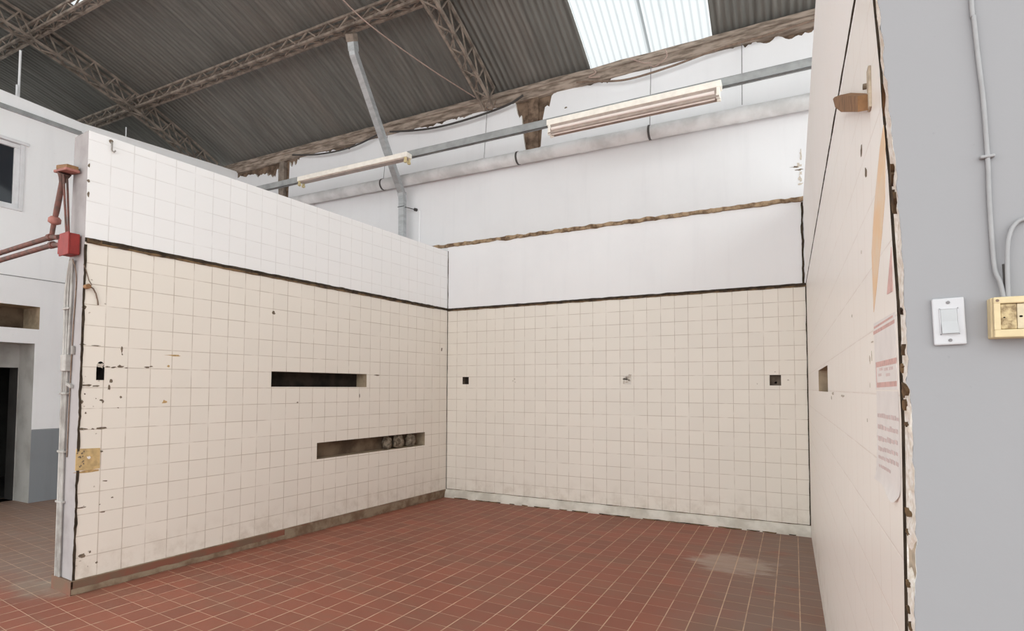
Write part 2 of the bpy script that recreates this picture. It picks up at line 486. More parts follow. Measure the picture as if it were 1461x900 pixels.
# plaster above, between the joint and the broken ledge, and the hall wall above that with its ragged top
holed(mb, BW, [0, XR], [2.5, 3.40], [], 1)
xs = [-4.5 + .03 * i for i in range(int(10.9 / .03))]
def top_z(x):
    z = 5.155 + .08 * noise.noise((x * 1.3, 3.1, 0)) + .05 * noise.noise((x * 9, 1.7, 0)) + .03 * noise.noise((x * 30, 7.7, 0))
    if x < -3.4: z -= .10
    if 1.12 < x < 1.42:
        e = min(abs(x - 1.12), abs(x - 1.42))
        z = min(z, 4.50 + max(0, .03 - e) * 18 + .03 * noise.noise((x * 40, 0, 0)))
    elif 1.02 < x < 1.52:
        z = min(z, 5.02 - .3 * max(0, 0.1 - min(abs(x-1.12), abs(x-1.42))) * 10 * abs(noise.noise((x * 17, 5, 2))))
    if -3.36 < x < -3.10:
        z = min(z, 4.3 + .05 * noise.noise((x * 40, 0, 0)))
    elif -3.36 - .25 < x < -3.10 + .25:
        z -= .18 * abs(noise.noise((x * 11, 2, 1))) + .05
    return z
for a_, b_ in zip(xs, xs[1:]):
    lo_z = 3.40 if (b_ > 0 and a_ < XR) else 0.0
    q = [(a_, lo_z), (b_, lo_z), (b_, top_z(b_)), (a_, top_z(a_))]
    mb.add([BW(u, z, 0) for u, z in q], [(0, 1, 2, 3)], 2)
    t = [BW(a_, top_z(a_), 0), BW(b_, top_z(b_), 0), BW(b_, top_z(b_), -.03), BW(a_, top_z(a_), -.03)]
    mb.add(t, [(0, 1, 2, 3)], 6)
mb.box((-4.5, .03, 0), (.22, .24, 5.34), 3)
mb.box((XR - .22, .03, 0), (6.37, .24, 5.34), 3)
mb.box((.22, .08, 0), (XR - .22, .24, 5.34), 3)
mb.box((.22, .03, 1.62), (XR - .22, .08, 5.34), 3)
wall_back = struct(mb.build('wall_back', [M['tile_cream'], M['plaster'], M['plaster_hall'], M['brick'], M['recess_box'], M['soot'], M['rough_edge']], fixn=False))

def ragged(mb, T, u0, u1, z, h, off, step=.03, amp=.4, seed=0.0, mi=0, back=-.002):
    """an irregular strip along u"""
    n = max(2, int(abs(u1 - u0) / step))
    P = []
    for i in range(n + 1):
        u = u0 + (u1 - u0) * i / n
        a = noise.noise((u * 6, seed, 0)); b = noise.noise((u * 23, seed + 5, 0)); c = noise.noise((u * 9, seed + 9, 0))
        P.append((u, z - h/2 * (1 + amp * a + amp * .5 * b), z + h/2 * (1 + amp * c - amp * .5 * b), off * (1 + .5 * a)))
    for (ua, la, ha, oa), (ub, lb, hb, ob_) in zip(P, P[1:]):
        f = [T(ua, la, oa), T(ub, lb, ob_), T(ub, hb, ob_), T(ua, ha, oa)]
        g = [T(ua, la, back), T(ub, lb, back), T(ub, hb, back), T(ua, ha, back)]
        mb.add(f + g, [(0, 1, 2, 3), (0, 4, 5, 1), (3, 2, 6, 7)], mi)
    for e in (P[0], P[-1]):
        mb.add([T(e[0], e[1], e[3]), T(e[0], e[2], e[3]), T(e[0], e[2], back), T(e[0], e[1], back)], [(0, 1, 2, 3)], mi)

# dark joint between tiles and plaster (back, left, right), broken ledge, corner cracks
mb = MB(); ragged(mb, BW, 0.0, XR, 2.515, .028, .006, seed=1, mi=0); ragged(mb, BW, 0.0, XR, 2.498, .012, .011, seed=8, amp=.9, mi=1)
struct(mb.build('trim_1', [M['dark_gap'], M['gap_rust']]))
mb = MB(); ragged(mb, LW, 0.0, 4.2, 2.517, .030, .008, seed=2, mi=0); ragged(mb, LW, 0.3, 4.19, 2.499, .013, .013, seed=12, amp=.9, mi=1)
ragged(mb, LW, 4.10, 4.19, 2.512, .03, .02, seed=4, mi=1)
struct(mb.build('trim_2', [M['dark_gap'], M['gap_rust']]))
mb = MB(); ragged(mb, RW, 0.0, 4.9, 2.53, .017, .003, seed=3, amp=.6)
struct(mb.build('trim_3', M['dark_gap']))
mb = MB(); ragged(mb, BW, -.35, XR, 3.392, .040, .028, seed=6, amp=.8)
struct(mb.build('trim_4', M['ledge']))
mb = MB()
def VC(u, z, off=0): return Vector((z, -off - .001, u))
ragged(mb, VC, 2.53, 3.32, .004, .009, .003, seed=5, amp=.9)
ragged(mb, VC, .1, 2.5, .004, .007, .003, seed=7, amp=.7)
struct(mb.build('trim_5', M['dark_gap']))
mb = MB()
ragged(mb, VC, .1, 2.5, XR - .004, .012, .003, seed=15, amp=.7)
ragged(mb, VC, 2.53, 3.36, XR - .026, .020, .004, seed=17, amp=1.2)
struct(mb.build('trim_6', M['dark_gap']))

# cove skirting along the back
mb = MB()
prof = [(0, .105), (.012, .103), (.03, .09), (.045, .065), (.055, .03), (.058, 0.0)]
nx = 60
vs = []
for i in range(nx + 1):
    x = XR * i / nx
    for (o, z) in prof:
        w = .004 * noise.noise((x * 5, z * 20, 0))
        vs.append(BW(x, max(0, z + w * (z > 0)), o + w))
np_ = len(prof)
mb.add(vs, [(i*np_+j, (i+1)*np_+j, (i+1)*np_+j+1, i*np_+j+1) for i in range(nx) for j in range(np_-1)], 0, None, True)
ragged(mb, BW, 0, XR, .1045, .006, .010, seed=51, amp=1.0, mi=1)
ragged(mb, BW, 0, XR, .006, .010, .0595, seed=53, amp=1.0, mi=1)
struct(mb.build('baseboard_back', [M['cove'], M['gap_rust']]))

# ------------------------------------------------------------------ left partition
STAB = [(0, 0), (2.666, 17), (2.809, 18), (2.954, 19), (3.110, 20), (3.265, 21), (3.418, 22), (3.575, 23), (3.735, 24), (3.896, 25),
        (4.053, 26), (4.21, 27), (4.4, 28.2)]
LEN = 4.2; TH = .27; ZP = 3.315
def left_uv(s, z): return (pw(STAB, s), (z - .1) / .15)
mb = MB()
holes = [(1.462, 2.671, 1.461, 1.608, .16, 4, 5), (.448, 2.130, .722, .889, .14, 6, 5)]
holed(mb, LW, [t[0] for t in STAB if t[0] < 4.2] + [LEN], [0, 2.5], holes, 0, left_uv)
holed(mb, LW, [0, LEN], [2.5, ZP], [], 1, left_uv)
def tb(z): return .28 - .05 * z / ZP        # the end face narrows upwards
zs = [0, .5, 1, 1.5, 2, 2.5, 3, ZP]
for z0, z1 in zip(zs, zs[1:]):
    mb.add([LW(LEN, z0, 0), LW(LEN, z0, -tb(z0)), LW(LEN, z1, -tb(z1)), LW(LEN, z1, 0)], [(0, 1, 2, 3)], 2)
    mb.add([LW(LEN, z0, -tb(z0)), LW(0, z0, -tb(z0)), LW(0, z1, -tb(z1)), LW(LEN, z1, -tb(z1))], [(0, 1, 2, 3)], 3)
mb.add([LW(0, ZP, 0), LW(LEN, ZP, 0), LW(LEN, ZP, -tb(ZP)), LW(0, ZP, -tb(ZP))], [(0, 1, 2, 3)], 3)
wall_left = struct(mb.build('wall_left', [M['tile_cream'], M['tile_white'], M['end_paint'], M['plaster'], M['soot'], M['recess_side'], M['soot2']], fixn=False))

# ragged joint between tile edge and the painted end
mb = MB()
def VE(u, w, off=0): return LW(LEN - w, u, off)
ragged(mb, VE, .1, 2.48, .006, .014, .004, seed=21, amp=1.1)
struct(mb.build('trim_7', M['dark_gap']))

# red-brown skirting
mb = MB()
mb.box((-.002, 0, 0), (LEN + .012, .095, .014), 0, lambda v: LW(v.x, v.y, v.z))
mb.box((0, 0, -.30), (.014, .098, .014), 0, lambda v: LW(LEN + .001 + v.x, v.y, v.z))
ragged(mb, LW, 0, 2.5, .048, .088, .021, seed=31, amp=.12, mi=1)
ragged(mb, LW, 2.4, LEN + .01, .024, .040, .0205, seed=33, amp=.35, mi=1)
mb.box((0, .093, 0), (LEN + .012, .1, .013), 1, lambda v: LW(v.x, v.y, v.z))
struct(mb.build('baseboard_left', [M['skirt_red'], M['skirt_dirty']]))


def blob(mb, T, u, z, ru, rz, off=.0015, mi=0, n=9, amp=.5, back=-.001):
    poly = []
    for i in range(n):
        an = 2 * PI * i / n
        k_ = 1 + amp * (rnd.random() - .5) * 1.6
        poly.append((u + ru * k_ * math.cos(an), z + rz * k_ * math.sin(an)))
    mb.prism(poly, T, back, off, mi)

# chips and stains in the tiles of the partition
mb = MB()
for (u, z, a_, b_) in [(4.03, 1.604, .018, .006), (3.99, 1.602, .016, .007), (3.945, 1.608, .022, .011), (3.905, 1.599, .012, .005),
                       (3.76, 1.61, .02, .007), (3.73, 1.616, .012, .005), (4.16, 1.468, .03, .008), (4.10, 1.462, .02, .006),
                       (4.17, 1.155, .03, .008), (4.11, 1.153, .012, .006), (4.05, 1.155, .035, .007), (4.005, 1.50, .012, .02),
                       (4.015, 1.45, .008, .018), (4.06, 1.357, .012, .008), (3.935, 1.38, .012, .012), (4.05, 1.35, .006, .012),
                       (4.02, .769, .018, .006), (4.145, .262, .020, .014), (4.10, .275, .006, .01), (1.30, 1.597, .04, .007),
                       (.123, 1.971, .012, .02), (1.564, 1.37, .006, .022), (4.17, .60, .03, .005), (4.03, .545, .02, .004),
                       (2.665, 2.165, .020, .014), (4.193, 3.06, .006, .014), (4.192, 2.945, .01, .014), (4.19, 2.848, .006, .02),
                       (4.19, 1.76, .02, .006), (4.11, 1.755, .03, .004), (4.19, 2.025, .012, .014), (3.94, 1.74, .006, .022),
                       (3.935, 1.70, .005, .008), (4.18, 1.35, .006, .012), (4.05, .985, .008, .008), (3.97, .64, .01, .006), (2.376, 1.307, .008, .008)]:
    blob(mb, LW, u, z, a_, b_, mi=0)
for i in range(26):
    s_ = 4.19 - abs(rnd.gauss(0, .16)); z_ = rnd.choice([rnd.uniform(1.3, 1.6), rnd.uniform(.6, 2.3), rnd.uniform(.12, .3)])
    blob(mb, LW, s_, z_, rnd.uniform(.003, .008), rnd.uniform(.003, .007), mi=rnd.choice([0, 2, 2]))
for (u, z, a_, b_) in [(3.56, 1.712, .06, .006), (3.625, 1.338, .018, .013), (3.60, 1.625, .012, .008), (4.14, .852, .06, .012)]:
    blob(mb, LW, u, z, a_, b_, mi=1)
mb.build('chipped_spots', [M['chip'], M['chip_tan'], M['chip_pale']], wall_left)

# tan bare patch and arched pocket near the free end
mb = MB()
mb.prism([(4.208, .865), (4.207, 1.018), (4.06, 1.012), (4.058, .866), (4.10, .862)], LW, -.001, .004, 0)
for u, z in ((4.13, .95),): blob(mb, LW, u, z, .010, .010, .006, 1)
for i in range(14): blob(mb, LW, rnd.uniform(4.15, 4.2), rnd.uniform(.88, 1.0), .005, .006, .005, 2)
tag(mb.build('bare_tile_patch', [M['tan_plate'], M['paper'], M['chip']], wall_left), 'tan square patch where a tile is missing')
mb = MB()
arch = [(4.1, 1.506), (4.05, 1.506), (4.05, 1.60)] + [(4.075 + .025 * math.cos(t), 1.60 + .042 * math.sin(t)) for t in [PI * i / 8 for i in range(1, 8)]] + [(4.1, 1.60)]
mb.prism(arch, LW, -.001, .0025, 0)
blob(mb, LW, 4.075, 1.612, .02, .018, .004, 1)
tag(mb.build('arched_pocket', [M['black'], M['chip_pale']], wall_left), 'small dark arched hole')

# rubble lying in the lower slot
for j, (s_, z_, a_, b_, lab) in enumerate([(1.05, .724, .06, .10, 'tall grey rubble lump, leftmost in the lower wall slot'),
                                     (.86, .724, .09, .095, 'broad grey rubble lump in the middle of the lower wall slot'),
                                     (.64, .724, .08, .10, 'tall dark rubble lump at the right end of the lower wall slot')]):
    bm = bmesh.new()
    bmesh.ops.create_icosphere(bm, subdivisions=3, radius=1.0)
    c0 = LW(s_, z_ + b_ * .78, -.075)
    for v in bm.verts:
        k_ = 1 + .35 * noise.noise(v.co * 1.7 + Vector((j * 9, 0, 0))) + .12 * noise.noise(v.co * 6)
        z2 = max(v.co.z * k_, -.85)
        v.co = c0 + DL * (v.co.x * k_ * a_) + NL * (v.co.y * k_ * .05) + Vector((0, 0, z2 * b_ * .9))
    me = bpy.data.meshes.new('rubble'); bm.to_mesh(me); bm.free()
    me.materials.append(M['rubble'])
    o = bpy.data.objects.new('rubble', me); col.objects.link(o)
    tag(o, lab, 'rubble', 'rubble in the lower wall slot')

# hook and stub with a cable end near the free end
h = thing('wall_hook', LW(4.06, 3.21), 'small grey hook near the top corner of the white tiles on the left partition', 'hook')
mb = MB(); mb.tube([LW(4.06, 3.275, 0), LW(4.06, 3.275, .02), LW(4.062, 3.25, .026), LW(4.06, 3.215, .022), LW(4.045, 3.205, .02), LW(4.035, 3.22, .02)], .006, 8)
mb.build('hook_wire', M['conduit'], h)
mb = MB(); blob(mb, LW, 4.06, 3.285, .012, .014, .012); mb.build('hook_base', M['chip'], h)
h = thing('pipe_stub', LW(4.185, 2.15), 'rusty pipe stub with a bent wire on the cream tiles under the dark joint', 'pipe stub')
mb = MB(); mb.tube([LW(4.185, 2.174, 0), LW(4.185, 2.174, .05)], .017, 14); mb.tube([LW(4.185, 2.174, .05), LW(4.185, 2.174, .052)], .010, 10)
mb.build('stub', M['bracket'], h)
mb = MB(); mb.tube([LW(4.204, 2.334, .002), LW(4.19, 2.30, .006), LW(4.168, 2.223, .004), LW(4.155, 2.19, .02)], .003, 6)
mb.tube([LW(4.17, 2.172, .04), LW(4.15, 2.165, .03), LW(4.128, 2.13, .02), LW(4.113, 2.08, .014), LW(4.109, 2.05, .012)], .005, 7)
mb.build('wire', M['cable_brown'], h)

# back wall small scars
mb = MB()
for i in range(14): blob(mb, BW, rnd.uniform(2.43, 2.52), rnd.uniform(1.51, 1.60), rnd.uniform(.008, .02), rnd.uniform(.008, .02), .0015, 0)
mb.prism([(2.432, 1.505), (2.52, 1.50), (2.525, 1.60), (2.47, 1.61), (2.43, 1.598)], BW, -.001, .001, 1)
for (u, z, a_, b_) in [(1.02, 1.57, .01, .01), (1.0, 1.545, .008, .008), (1.03, 1.53, .01, .006), (4.14, 1.548, .010, .008), (4.018, 1.632, .008, .004), (3.85, 1.51, .006, .006), (.48, 2.435, .006, .004)]:
    blob(mb, BW, u, z, a_, b_, .0015, 0)
for (u, z, a_, b_) in [(4.28, 3.60, .014, .03), (4.285, 3.66, .012, .02), (4.27, 3.75, .018, .022), (4.29, 3.86, .010, .05), (4.235, 3.735, .035, .008), (4.285, 3.55, .02, .012), (4.27, 3.70, .03, .008), (1.72, 4.93, .03, .008), (1.73, 4.80, .012, .012),
                       (3.35, 4.33, .012, .012), (-3.9, 4.6, .05, .04), (-3.8, 4.75, .03, .03), (-4.0, 4.7, .03, .05)]:
    blob(mb, BW, u, z, a_, b_, .004, 0 if u > 4 and a_ < .03 else 2, 11, .8)
mb.build('plaster_scars', [M['chip_pale'], M['smudge'], M['chip']], wall_back)
mb = MB(); blob(mb, BW, 4.022, 1.52, .014, .012, -.056, 0, back=-.0605); mb.build('recess_knockout', M['black'], wall_back)

# ------------------------------------------------------------------ right wall
mb = MB()
def right_uv(s, z): return (s / .15, (z - .1) / .15)
EDGE = [(0.0, 5.06), (1.02, 5.085), (1.097, 5.09), (1.174, 5.094), (1.251, 5.098), (1.328, 5.103), (1.404, 5.107), (1.455, 5.10), (1.533, 5.098), (1.625, 5.09),
        (1.723, 5.066), (1.81, 5.047), (1.884, 5.034), (1.967, 5.003), (2.051, 4.979), (2.133, 4.964), (2.23, 4.929), (2.332, 4.892), (2.5, 4.85)]
ZR = 3.39
SE = 4.8
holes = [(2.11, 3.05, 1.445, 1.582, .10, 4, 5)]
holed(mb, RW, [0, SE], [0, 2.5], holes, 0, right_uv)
for (za, sa), (zb, sb) in zip(EDGE, EDGE[1:]):
    q = [(SE, za), (sa, za), (sb, zb), (SE, zb)]
    mb.add([RW(u, z, 0) for u, z in q], [(0, 1, 2, 3)], 0, [right_uv(u, z) for u, z in q])
    # thickness of the tile layer at the broken end
    mb.add([RW(sa, za, 0), RW(sb, zb, 0), RW(sb, zb, -.006), RW(sa, za, -.006)], [(0, 1, 2, 3)], 3)
LEAN = .036
mb.add([RW(0, 2.5, 0), RW(4.85, 2.5, 0), RW(4.85, ZR, LEAN), RW(0, ZR, LEAN * .4)], [(0, 1, 2, 3)], 1)
mb.add([RW(4.85, 2.5, 0), RW(4.85, ZR, LEAN), RW(4.85, ZR, -.006), RW(4.85, 2.5, -.006)], [(0, 1, 2, 3)], 1)
mb.add([RW(0, ZR, LEAN * .4), RW(4.85, ZR, LEAN), RW(4.85, ZR, -.2), RW(0, ZR, -.2)], [(0, 1, 2, 3)], 1)
# core of the wall behind the tiles
for (z0, z1) in ((0, 1.44), (1.59, ZR - .001)):
    mb.box((0.0, z0, -.2), (5.188, z1, -.0062), 2, lambda v: RW(v.x, v.y, v.z))
mb.box((0.0, 1.44, -.2), (2.0, 1.59, -.0062), 2, lambda v: RW(v.x, v.y, v.z))
mb.box((3.16, 1.44, -.2), (5.188, 1.59, -.0062), 2, lambda v: RW(v.x, v.y, v.z))
wall_right = struct(mb.build('wall_right', [M['tile_right'], M['plaster_right'], M['mortar'], M['dark_gap'], M['soot2'], M['recess_side']], fixn=False))

# dark line of the broken tile edge
mb = MB()
for (za, sa), (zb, sb) in zip(EDGE, EDGE[1:]):
    wa = .006 + .003 * noise.noise((za * 20, 0, 0)); wb_ = .006 + .003 * noise.noise((zb * 20, 0, 0))
    mb.prism([(sa, za), (sb, zb), (sb + wb_, zb), (sa + wa, za)], RW, -.0055, -.002, 0)
mb.build('broken_tile_edge', M['dark_gap'], wall_right)
# soft smudges and dark nicks
mb = MB()
for (u, z, a_, b_) in [(4.63, 2.09, .012, .014), (4.705, 2.006, .010, .012), (4.72, 2.0, .006, .012)]:
    blob(mb, RW, u, z, a_, b_, .001, 0)
for (u, z, a_, b_) in [(4.70, 1.535, .008, .010), (4.735, 1.54, .006, .012), (4.69, 1.47, .005, .006), (4.58, 1.83, .004, .006), (4.75, 1.575, .02, .002), (4.62, 1.38, .005, .004),
                       (4.3, 1.69, .01, .004), (3.4, 1.44, .05, .006), (3.9, 1.435, .06, .004), (3.3, 1.42, .03, .01)]:
    blob(mb, RW, u, z, a_, b_, .0008, 1)
mb.build('wall_nicks', [M['chip'], M['chip_pale']], wall_right)

# ------------------------------------------------------------------ near grey wall and its torn edge
GE = [(3.39, 4.29), (2.6, 4.31), (2.3, 4.325), (2.144, 4.333), (1.953, 4.344), (1.865, 4.351), (1.767, 4.354), (1.718, 4.357), (1.646, 4.359), (1.562, 4.360), (1.479, 4.361),
      (1.432, 4.364), (1.362, 4.365), (1.293, 4.367), (1.224, 4.366), (1.155, 4.363), (1.064, 4.361), (.8, 4.36), (0.0, 4.358)]
GE = sorted(GE)
def ge(z):
    for (a, fa), (b, fb) in zip(GE, GE[1:]):
        if z <= b: return fa + (fb - fa) * (z - a) / (b - a)
    return GE[-1][1]
mb = MB()
zz = [3.39 * i / 260 for i in range(261)]
def jag(z): return ge(z) + .0035 * noise.noise((z * 60, 1, 0)) + .003 * noise.noise((z * 22, 2, 0))
for z0, z1 in zip(zz, zz[1:]):
    mb.add([GW(jag(z0), z0), GW(6.5, z0), GW(6.5, z1), GW(jag(z1), z1)], [(0, 1, 2, 3)], 0)
mb.add([GW(4.36, 3.39), GW(6.5, 3.39), GW(6.5, 3.39, -.012), GW(4.36, 3.39, -.012)], [(0, 1, 2, 3)], 0)
mb.box((4.57, -5.188, 0), (6.5, -5.03, 3.39), 0)
wall_front = struct(mb.build('wall_front', M['grey_wall'], fixn=False))

# torn plaster strip between tile edge and grey paint
mb = MB()
nz_, ns_ = 520, 14
vs = []; mis = {}
def es(z):
    for (a, fa), (b, fb) in zip(EDGE, EDGE[1:]):
        if z <= b: return fa + (fb - fa) * (z - a) / (b - a)
    return EDGE[-1][1]
for i in range(nz_ + 1):
    z = .0 + 2.9 * i / nz_
    s0 = es(z) + .007
    x1 = jag(z); p0 = RW(s0, z, -.004); p1 = GW(x1, z, .001)
    for j in range(ns_ + 1):
        t = j / ns_
        p = p0.lerp(p1, t)
        ed = min(1, 4 * t, 4 * (1 - t))
        r_ = noise.noise((z * 26, t * 2.2, 4)) + .6 * noise.noise((z * 70, t * 6, 9))
        dpt = (.006 * r_) * ed
        gap = noise.noise((z * 9, t * 1.3, 20))
        if gap > .22: dpt -= .016 * min(1, (gap - .22) * 8) * ed
        p.x -= dpt * .8; p.y -= dpt * .25
        vs.append(p)
w = ns_ + 1
mb.add(vs, [(i*w+j, i*w+j+1, (i+1)*w+j+1, (i+1)*w+j) for i in range(nz_) for j in range(ns_)], 0, None, True)
mb.build('torn_plaster_edge', M['rough_edge'], wall_front, fixn=False)
mb = MB()
def EP(u, w_, off=0):      # u = z, w = 0..1 across the strip
    p = RW(es(u) + .007, u, -.004).lerp(GW(jag(u), u, .001), w_)
    return p + Vector((-off * .9, -off * .35, 0))
for (z, w_, a_, b_) in [(2.02, .35, .014, .35), (1.86, .4, .022, .3), (1.80, .5, .03, .3), (1.60, .5, .01, .25), (1.53, .6, .014, .2), (1.50, .25, .012, .3), (1.46, .5, .02, .35),
                        (1.435, .35, .014, .35), (1.40, .5, .006, .2), (1.247, .3, .01, .25), (1.21, .3, .006, .2), (1.12, .3, .006, .2), (1.075, .3, .006, .2), (1.055, .6, .008, .2)]:
    blob(mb, EP, z, w_, a_ * .62, b_ * .8, .005, 0, 11, .6, back=-.004)
mb.build('torn_holes', M['gap_rust'], wall_front)

# ------------------------------------------------------------------ faded poster on the right wall
pz = thing('torn_poster', RW(4.95, 1.25), 'peeling faded white and pink poster at the broken edge of the right wall', 'poster')
mb = MB(); mb.prism([(4.785, 1.615), (5.072, 1.608), (5.079, 1.46), (4.793, 1.46)], RW, .0002, .0008); mb.build('upper_sheet', M['paper'], pz)
mb = MB()
BOT = [(4.743, 1.247), (4.80, 1.250), (4.844, 1.252), (4.89, 1.252), (4.922, 1.248), (4.96, 1.243), (5.015, 1.241), (5.04, 1.243), (5.062, 1.254), (5.075, 1.262), (5.086, 1.276)]
def plf(z): return pw([(1.20, 4.743), (1.247, 4.743), (1.27, 4.765), (1.34, 4.79), (1.452, 4.801), (1.5, 4.801)], z)
cols_ = 24; rows_ = 30; vs = []
for i in range(rows_ + 1):
    for j in range(cols_ + 1):
        f = j / cols_; g = i / rows_
        u = 4.743 + (5.088 - 4.743) * f
        zb = pw(BOT, u); z = 1.457 + (zb - 1.457) * g
        ul_ = plf(z); u = max(u, min(ul_, 5.0)) if f > 0 else ul_
        lift = .0004 + .009 * max(0, (1.275 - z) / .034) ** 2 * (.3 + .7 * f)
        vs.append(RW(u, z, lift))
w = cols_ + 1
mb.add(vs, [(i*w+j, i*w+j+1, (i+1)*w+j+1, (i+1)*w+j) for i in range(rows_) for j in range(cols_)], 0, None, True)
mb.build('lower_sheet', M['paper'], pz)
mb = MB()
for st in ([(4.775, 1.597), (5.07, 1.594), (5.068, 1.587), (4.781, 1.589)], [(4.79, 1.607), (5.05, 1.604), (5.05, 1.600), (4.79, 1.602)],
           [(4.804, 1.523), (5.078, 1.521), (5.077, 1.51), (4.813, 1.511)], [(4.818, 1.476), (5.076, 1.477), (5.075, 1.467), (4.816, 1.465)],
           [(4.806, 1.523), (4.812, 1.523), (4.82, 1.465), (4.812, 1.465)]):
    mb.prism(st, RW, .0008, .0012)
mb.build('printed_bands', M['paper_pink'], pz)
r2 = random.Random(3)
for (za, zb, h_) in ((1.398, 1.402, .010), (1.372, 1.378, .011), (1.345, 1.358, .011), (1.323, 1.337, .010), (1.305, 1.317, .010), (1.286, 1.296, .008)):
    mb = MB(); u = 4.815
    end = 5.07 if za > 1.30 else 4.98
    while u < end:
        wd = r2.uniform(.014, .04)
        f = (u - 4.815) / .255
        z = za + (zb - za) * f
        hh = h_ * r2.uniform(.6, 1)
        mb.prism([(u, z), (u + wd, z), (u + wd, z + hh), (u, z + hh)], RW, .001, .0014)
        u += wd + r2.uniform(.005, .012)
    mb.build('printed_line', M['paper_pale'], pz)
for (u, z) in ((4.86, 1.502), (4.93, 1.50), (4.99, 1.50), (4.84, 1.49), (4.95, 1.488)):
    mb = MB(); mb.prism([(u, z), (u + .05, z), (u + .05, z + .006), (u, z + .006)], RW, .0008, .0012); mb.build('printed_line', M['paper_pale'], pz)
mb = MB(); mb.prism([(5.052, 1.737), (5.055, 1.65), (4.988, 1.654)], RW, .0002, .0010); mb.build('pink_scrap', M['paper_pink'], pz)
mb = MB()
mb.prism([(5.0, 2.0), (5.015, 1.953), (4.994, 1.854), (4.934, 1.782), (4.831, 1.677), (4.79, 1.642), (4.78, 1.786), (4.845, 1.884), (4.947, 1.975)], RW, .0002, .0009)
tag(mb.build('painted_arrow', M['orange']), 'long faded orange wedge painted on the right wall above the poster', 'painted mark')

# bracket high on the right wall
bk = thing('shelf_bracket', RW(4.45, 2.15), 'brown pointed bracket with a thin upright high on the right wall', 'bracket')
mb = MB()
mb.prism([(4.12, 2.478), (4.19, 2.452), (4.413, 2.352), (4.825, 2.150), (4.825, 2.112), (4.41, 2.300), (4.20, 2.412)], RW, .0, .026)
mb.build('bracket_arm', M['bracket'], bk)
mb = MB(); mb.bbox((4.812, 2.112, .0), (4.842, 2.21, .006), .0015, 0, lambda v: RW(v.x, v.y, v.z)); mb.build('upright', M['mortar'], bk)
mb = MB(); mb.tube([RW(4.76, 2.20, .0), RW(4.76, 2.20, .008)], .007, 9); mb.build('bolt', M['chip'], bk)

# ------------------------------------------------------------------ switch, socket box and cables on the grey wall
TW = math.radians(1.6)
sw = thing('light_switch', GW(4.4165, 1.535), 'white single rocker light switch plate on the grey wall', 'light switch')
def SWT(v):      # local x right, y up, z out; slightly tilted
    x, y = v.x * math.cos(TW) - v.y * math.sin(TW), v.x * math.sin(TW) + v.y * math.cos(TW)
    return GW(4.4175 + x, 1.5725 + y, v.z)
mb = MB(); mb.bbox((-.0215, -.0385, 0), (.0215, .0385, .007), .0022, 0, SWT); mb.build('plate', M['white_plastic'], sw)
mb = MB()
for (a_, b_) in (((-.0125, -.0215, .006), (-.0112, .0215, .0085)), ((.0112, -.0215, .006), (.0125, .0215, .0085)),
                 ((-.0125, .0202, .006), (.0125, .0215, .0085)), ((-.0125, -.0215, .006), (.0125, -.0202, .0085))):
    mb.box(a_, b_, 0, SWT)
mb.build('rocker_frame', M['white_plastic'], sw)
mb = MB()
vs = [(-.0108, -.0198, .0070), (.0108, -.0198, .0070), (.0108, .0198, .0070), (-.0108, .0198, .0070), (-.0108, -.0198, .0125), (.0108, -.0198, .0125), (.0108, .0, .0088), (-.0108, .0, .0088), (.0108, .0198, .0085), (-.0108, .0198, .0085)]
mb.add([SWT(Vector(v)) for v in vs], [(0, 1, 5, 4), (4, 5, 6, 7), (7, 6, 8, 9), (9, 8, 2, 3), (0, 4, 7, 9, 3), (1, 2, 8, 6, 5)], 0)
mb.build('rocker', M['white_rocker'], sw)
for yy in (.031, -.031):
    mb = MB(); mb.tube([SWT(Vector((0, yy, .006))), SWT(Vector((0, yy, .0082)))], .0026, 14); mb.box((-.0022, -.0003, 0), (.0022, .0003, .0004), 0, lambda v: SWT(Vector((v.x, v.y + yy, v.z + .0081))))
    mb.build('screw', M['screw'], sw)

sb = thing('socket_box', GW(4.53, 1.54), 'yellowed plastic surface socket box at the right edge of the grey wall', 'socket box')
X0, X1, Z0, Z1, DB = 4.4675, 4.5975, 1.5415, 1.6055, .030
def SBT(v): return GW(v.x, v.z, v.y)
mb = MB()
# frame: walls and front rim around the recessed modules
mb.bbox((X0, 0, Z0), (X1, .020, Z1), .002, 0, SBT)
mb.bbox((X0 + .0015, .018, Z1 - .011), (X1 - .0015, DB, Z1 - .0005), .0018, 0, SBT)
mb.bbox((X0 + .0015, .018, Z0 + .0005), (X1 - .0015, DB, Z0 + .013), .0018, 0, SBT)
mb.bbox((X0 + .0015, .018, Z0 + .0125), (X0 + .0095, DB, Z1 - .0105), .0005, 0, SBT)
mb.bbox((X1 - .0095, .018, Z0 + .0125), (X1 - .0015, DB, Z1 - .0105), .0005, 0, SBT)
mb.build('box_body', M['box_cream'], sb)
mb = MB(); mb.bbox((X0 + .0100, .018, Z0 + .0135), (X0 + .0295, DB - .003, Z1 - .0115), .0012, 0, SBT); tag(mb.build('blank_module', M['box_insert'], sb), 'stained brown module')
mb = MB(); mb.bbox((X0 + .0300, .018, Z0 + .0135), (X0 + .0790, DB - .0035, Z1 - .0115), .0012, 0, SBT); mb.build('socket_module', M['box_insert2'], sb)
mb = MB(); mb.bbox((X0 + .0795, .018, Z0 + .0135), (X1 - .0100, DB - .003, Z1 - .0115), .0012, 0, SBT); mb.build('blank_module', M['box_insert'], sb)
mb = MB()
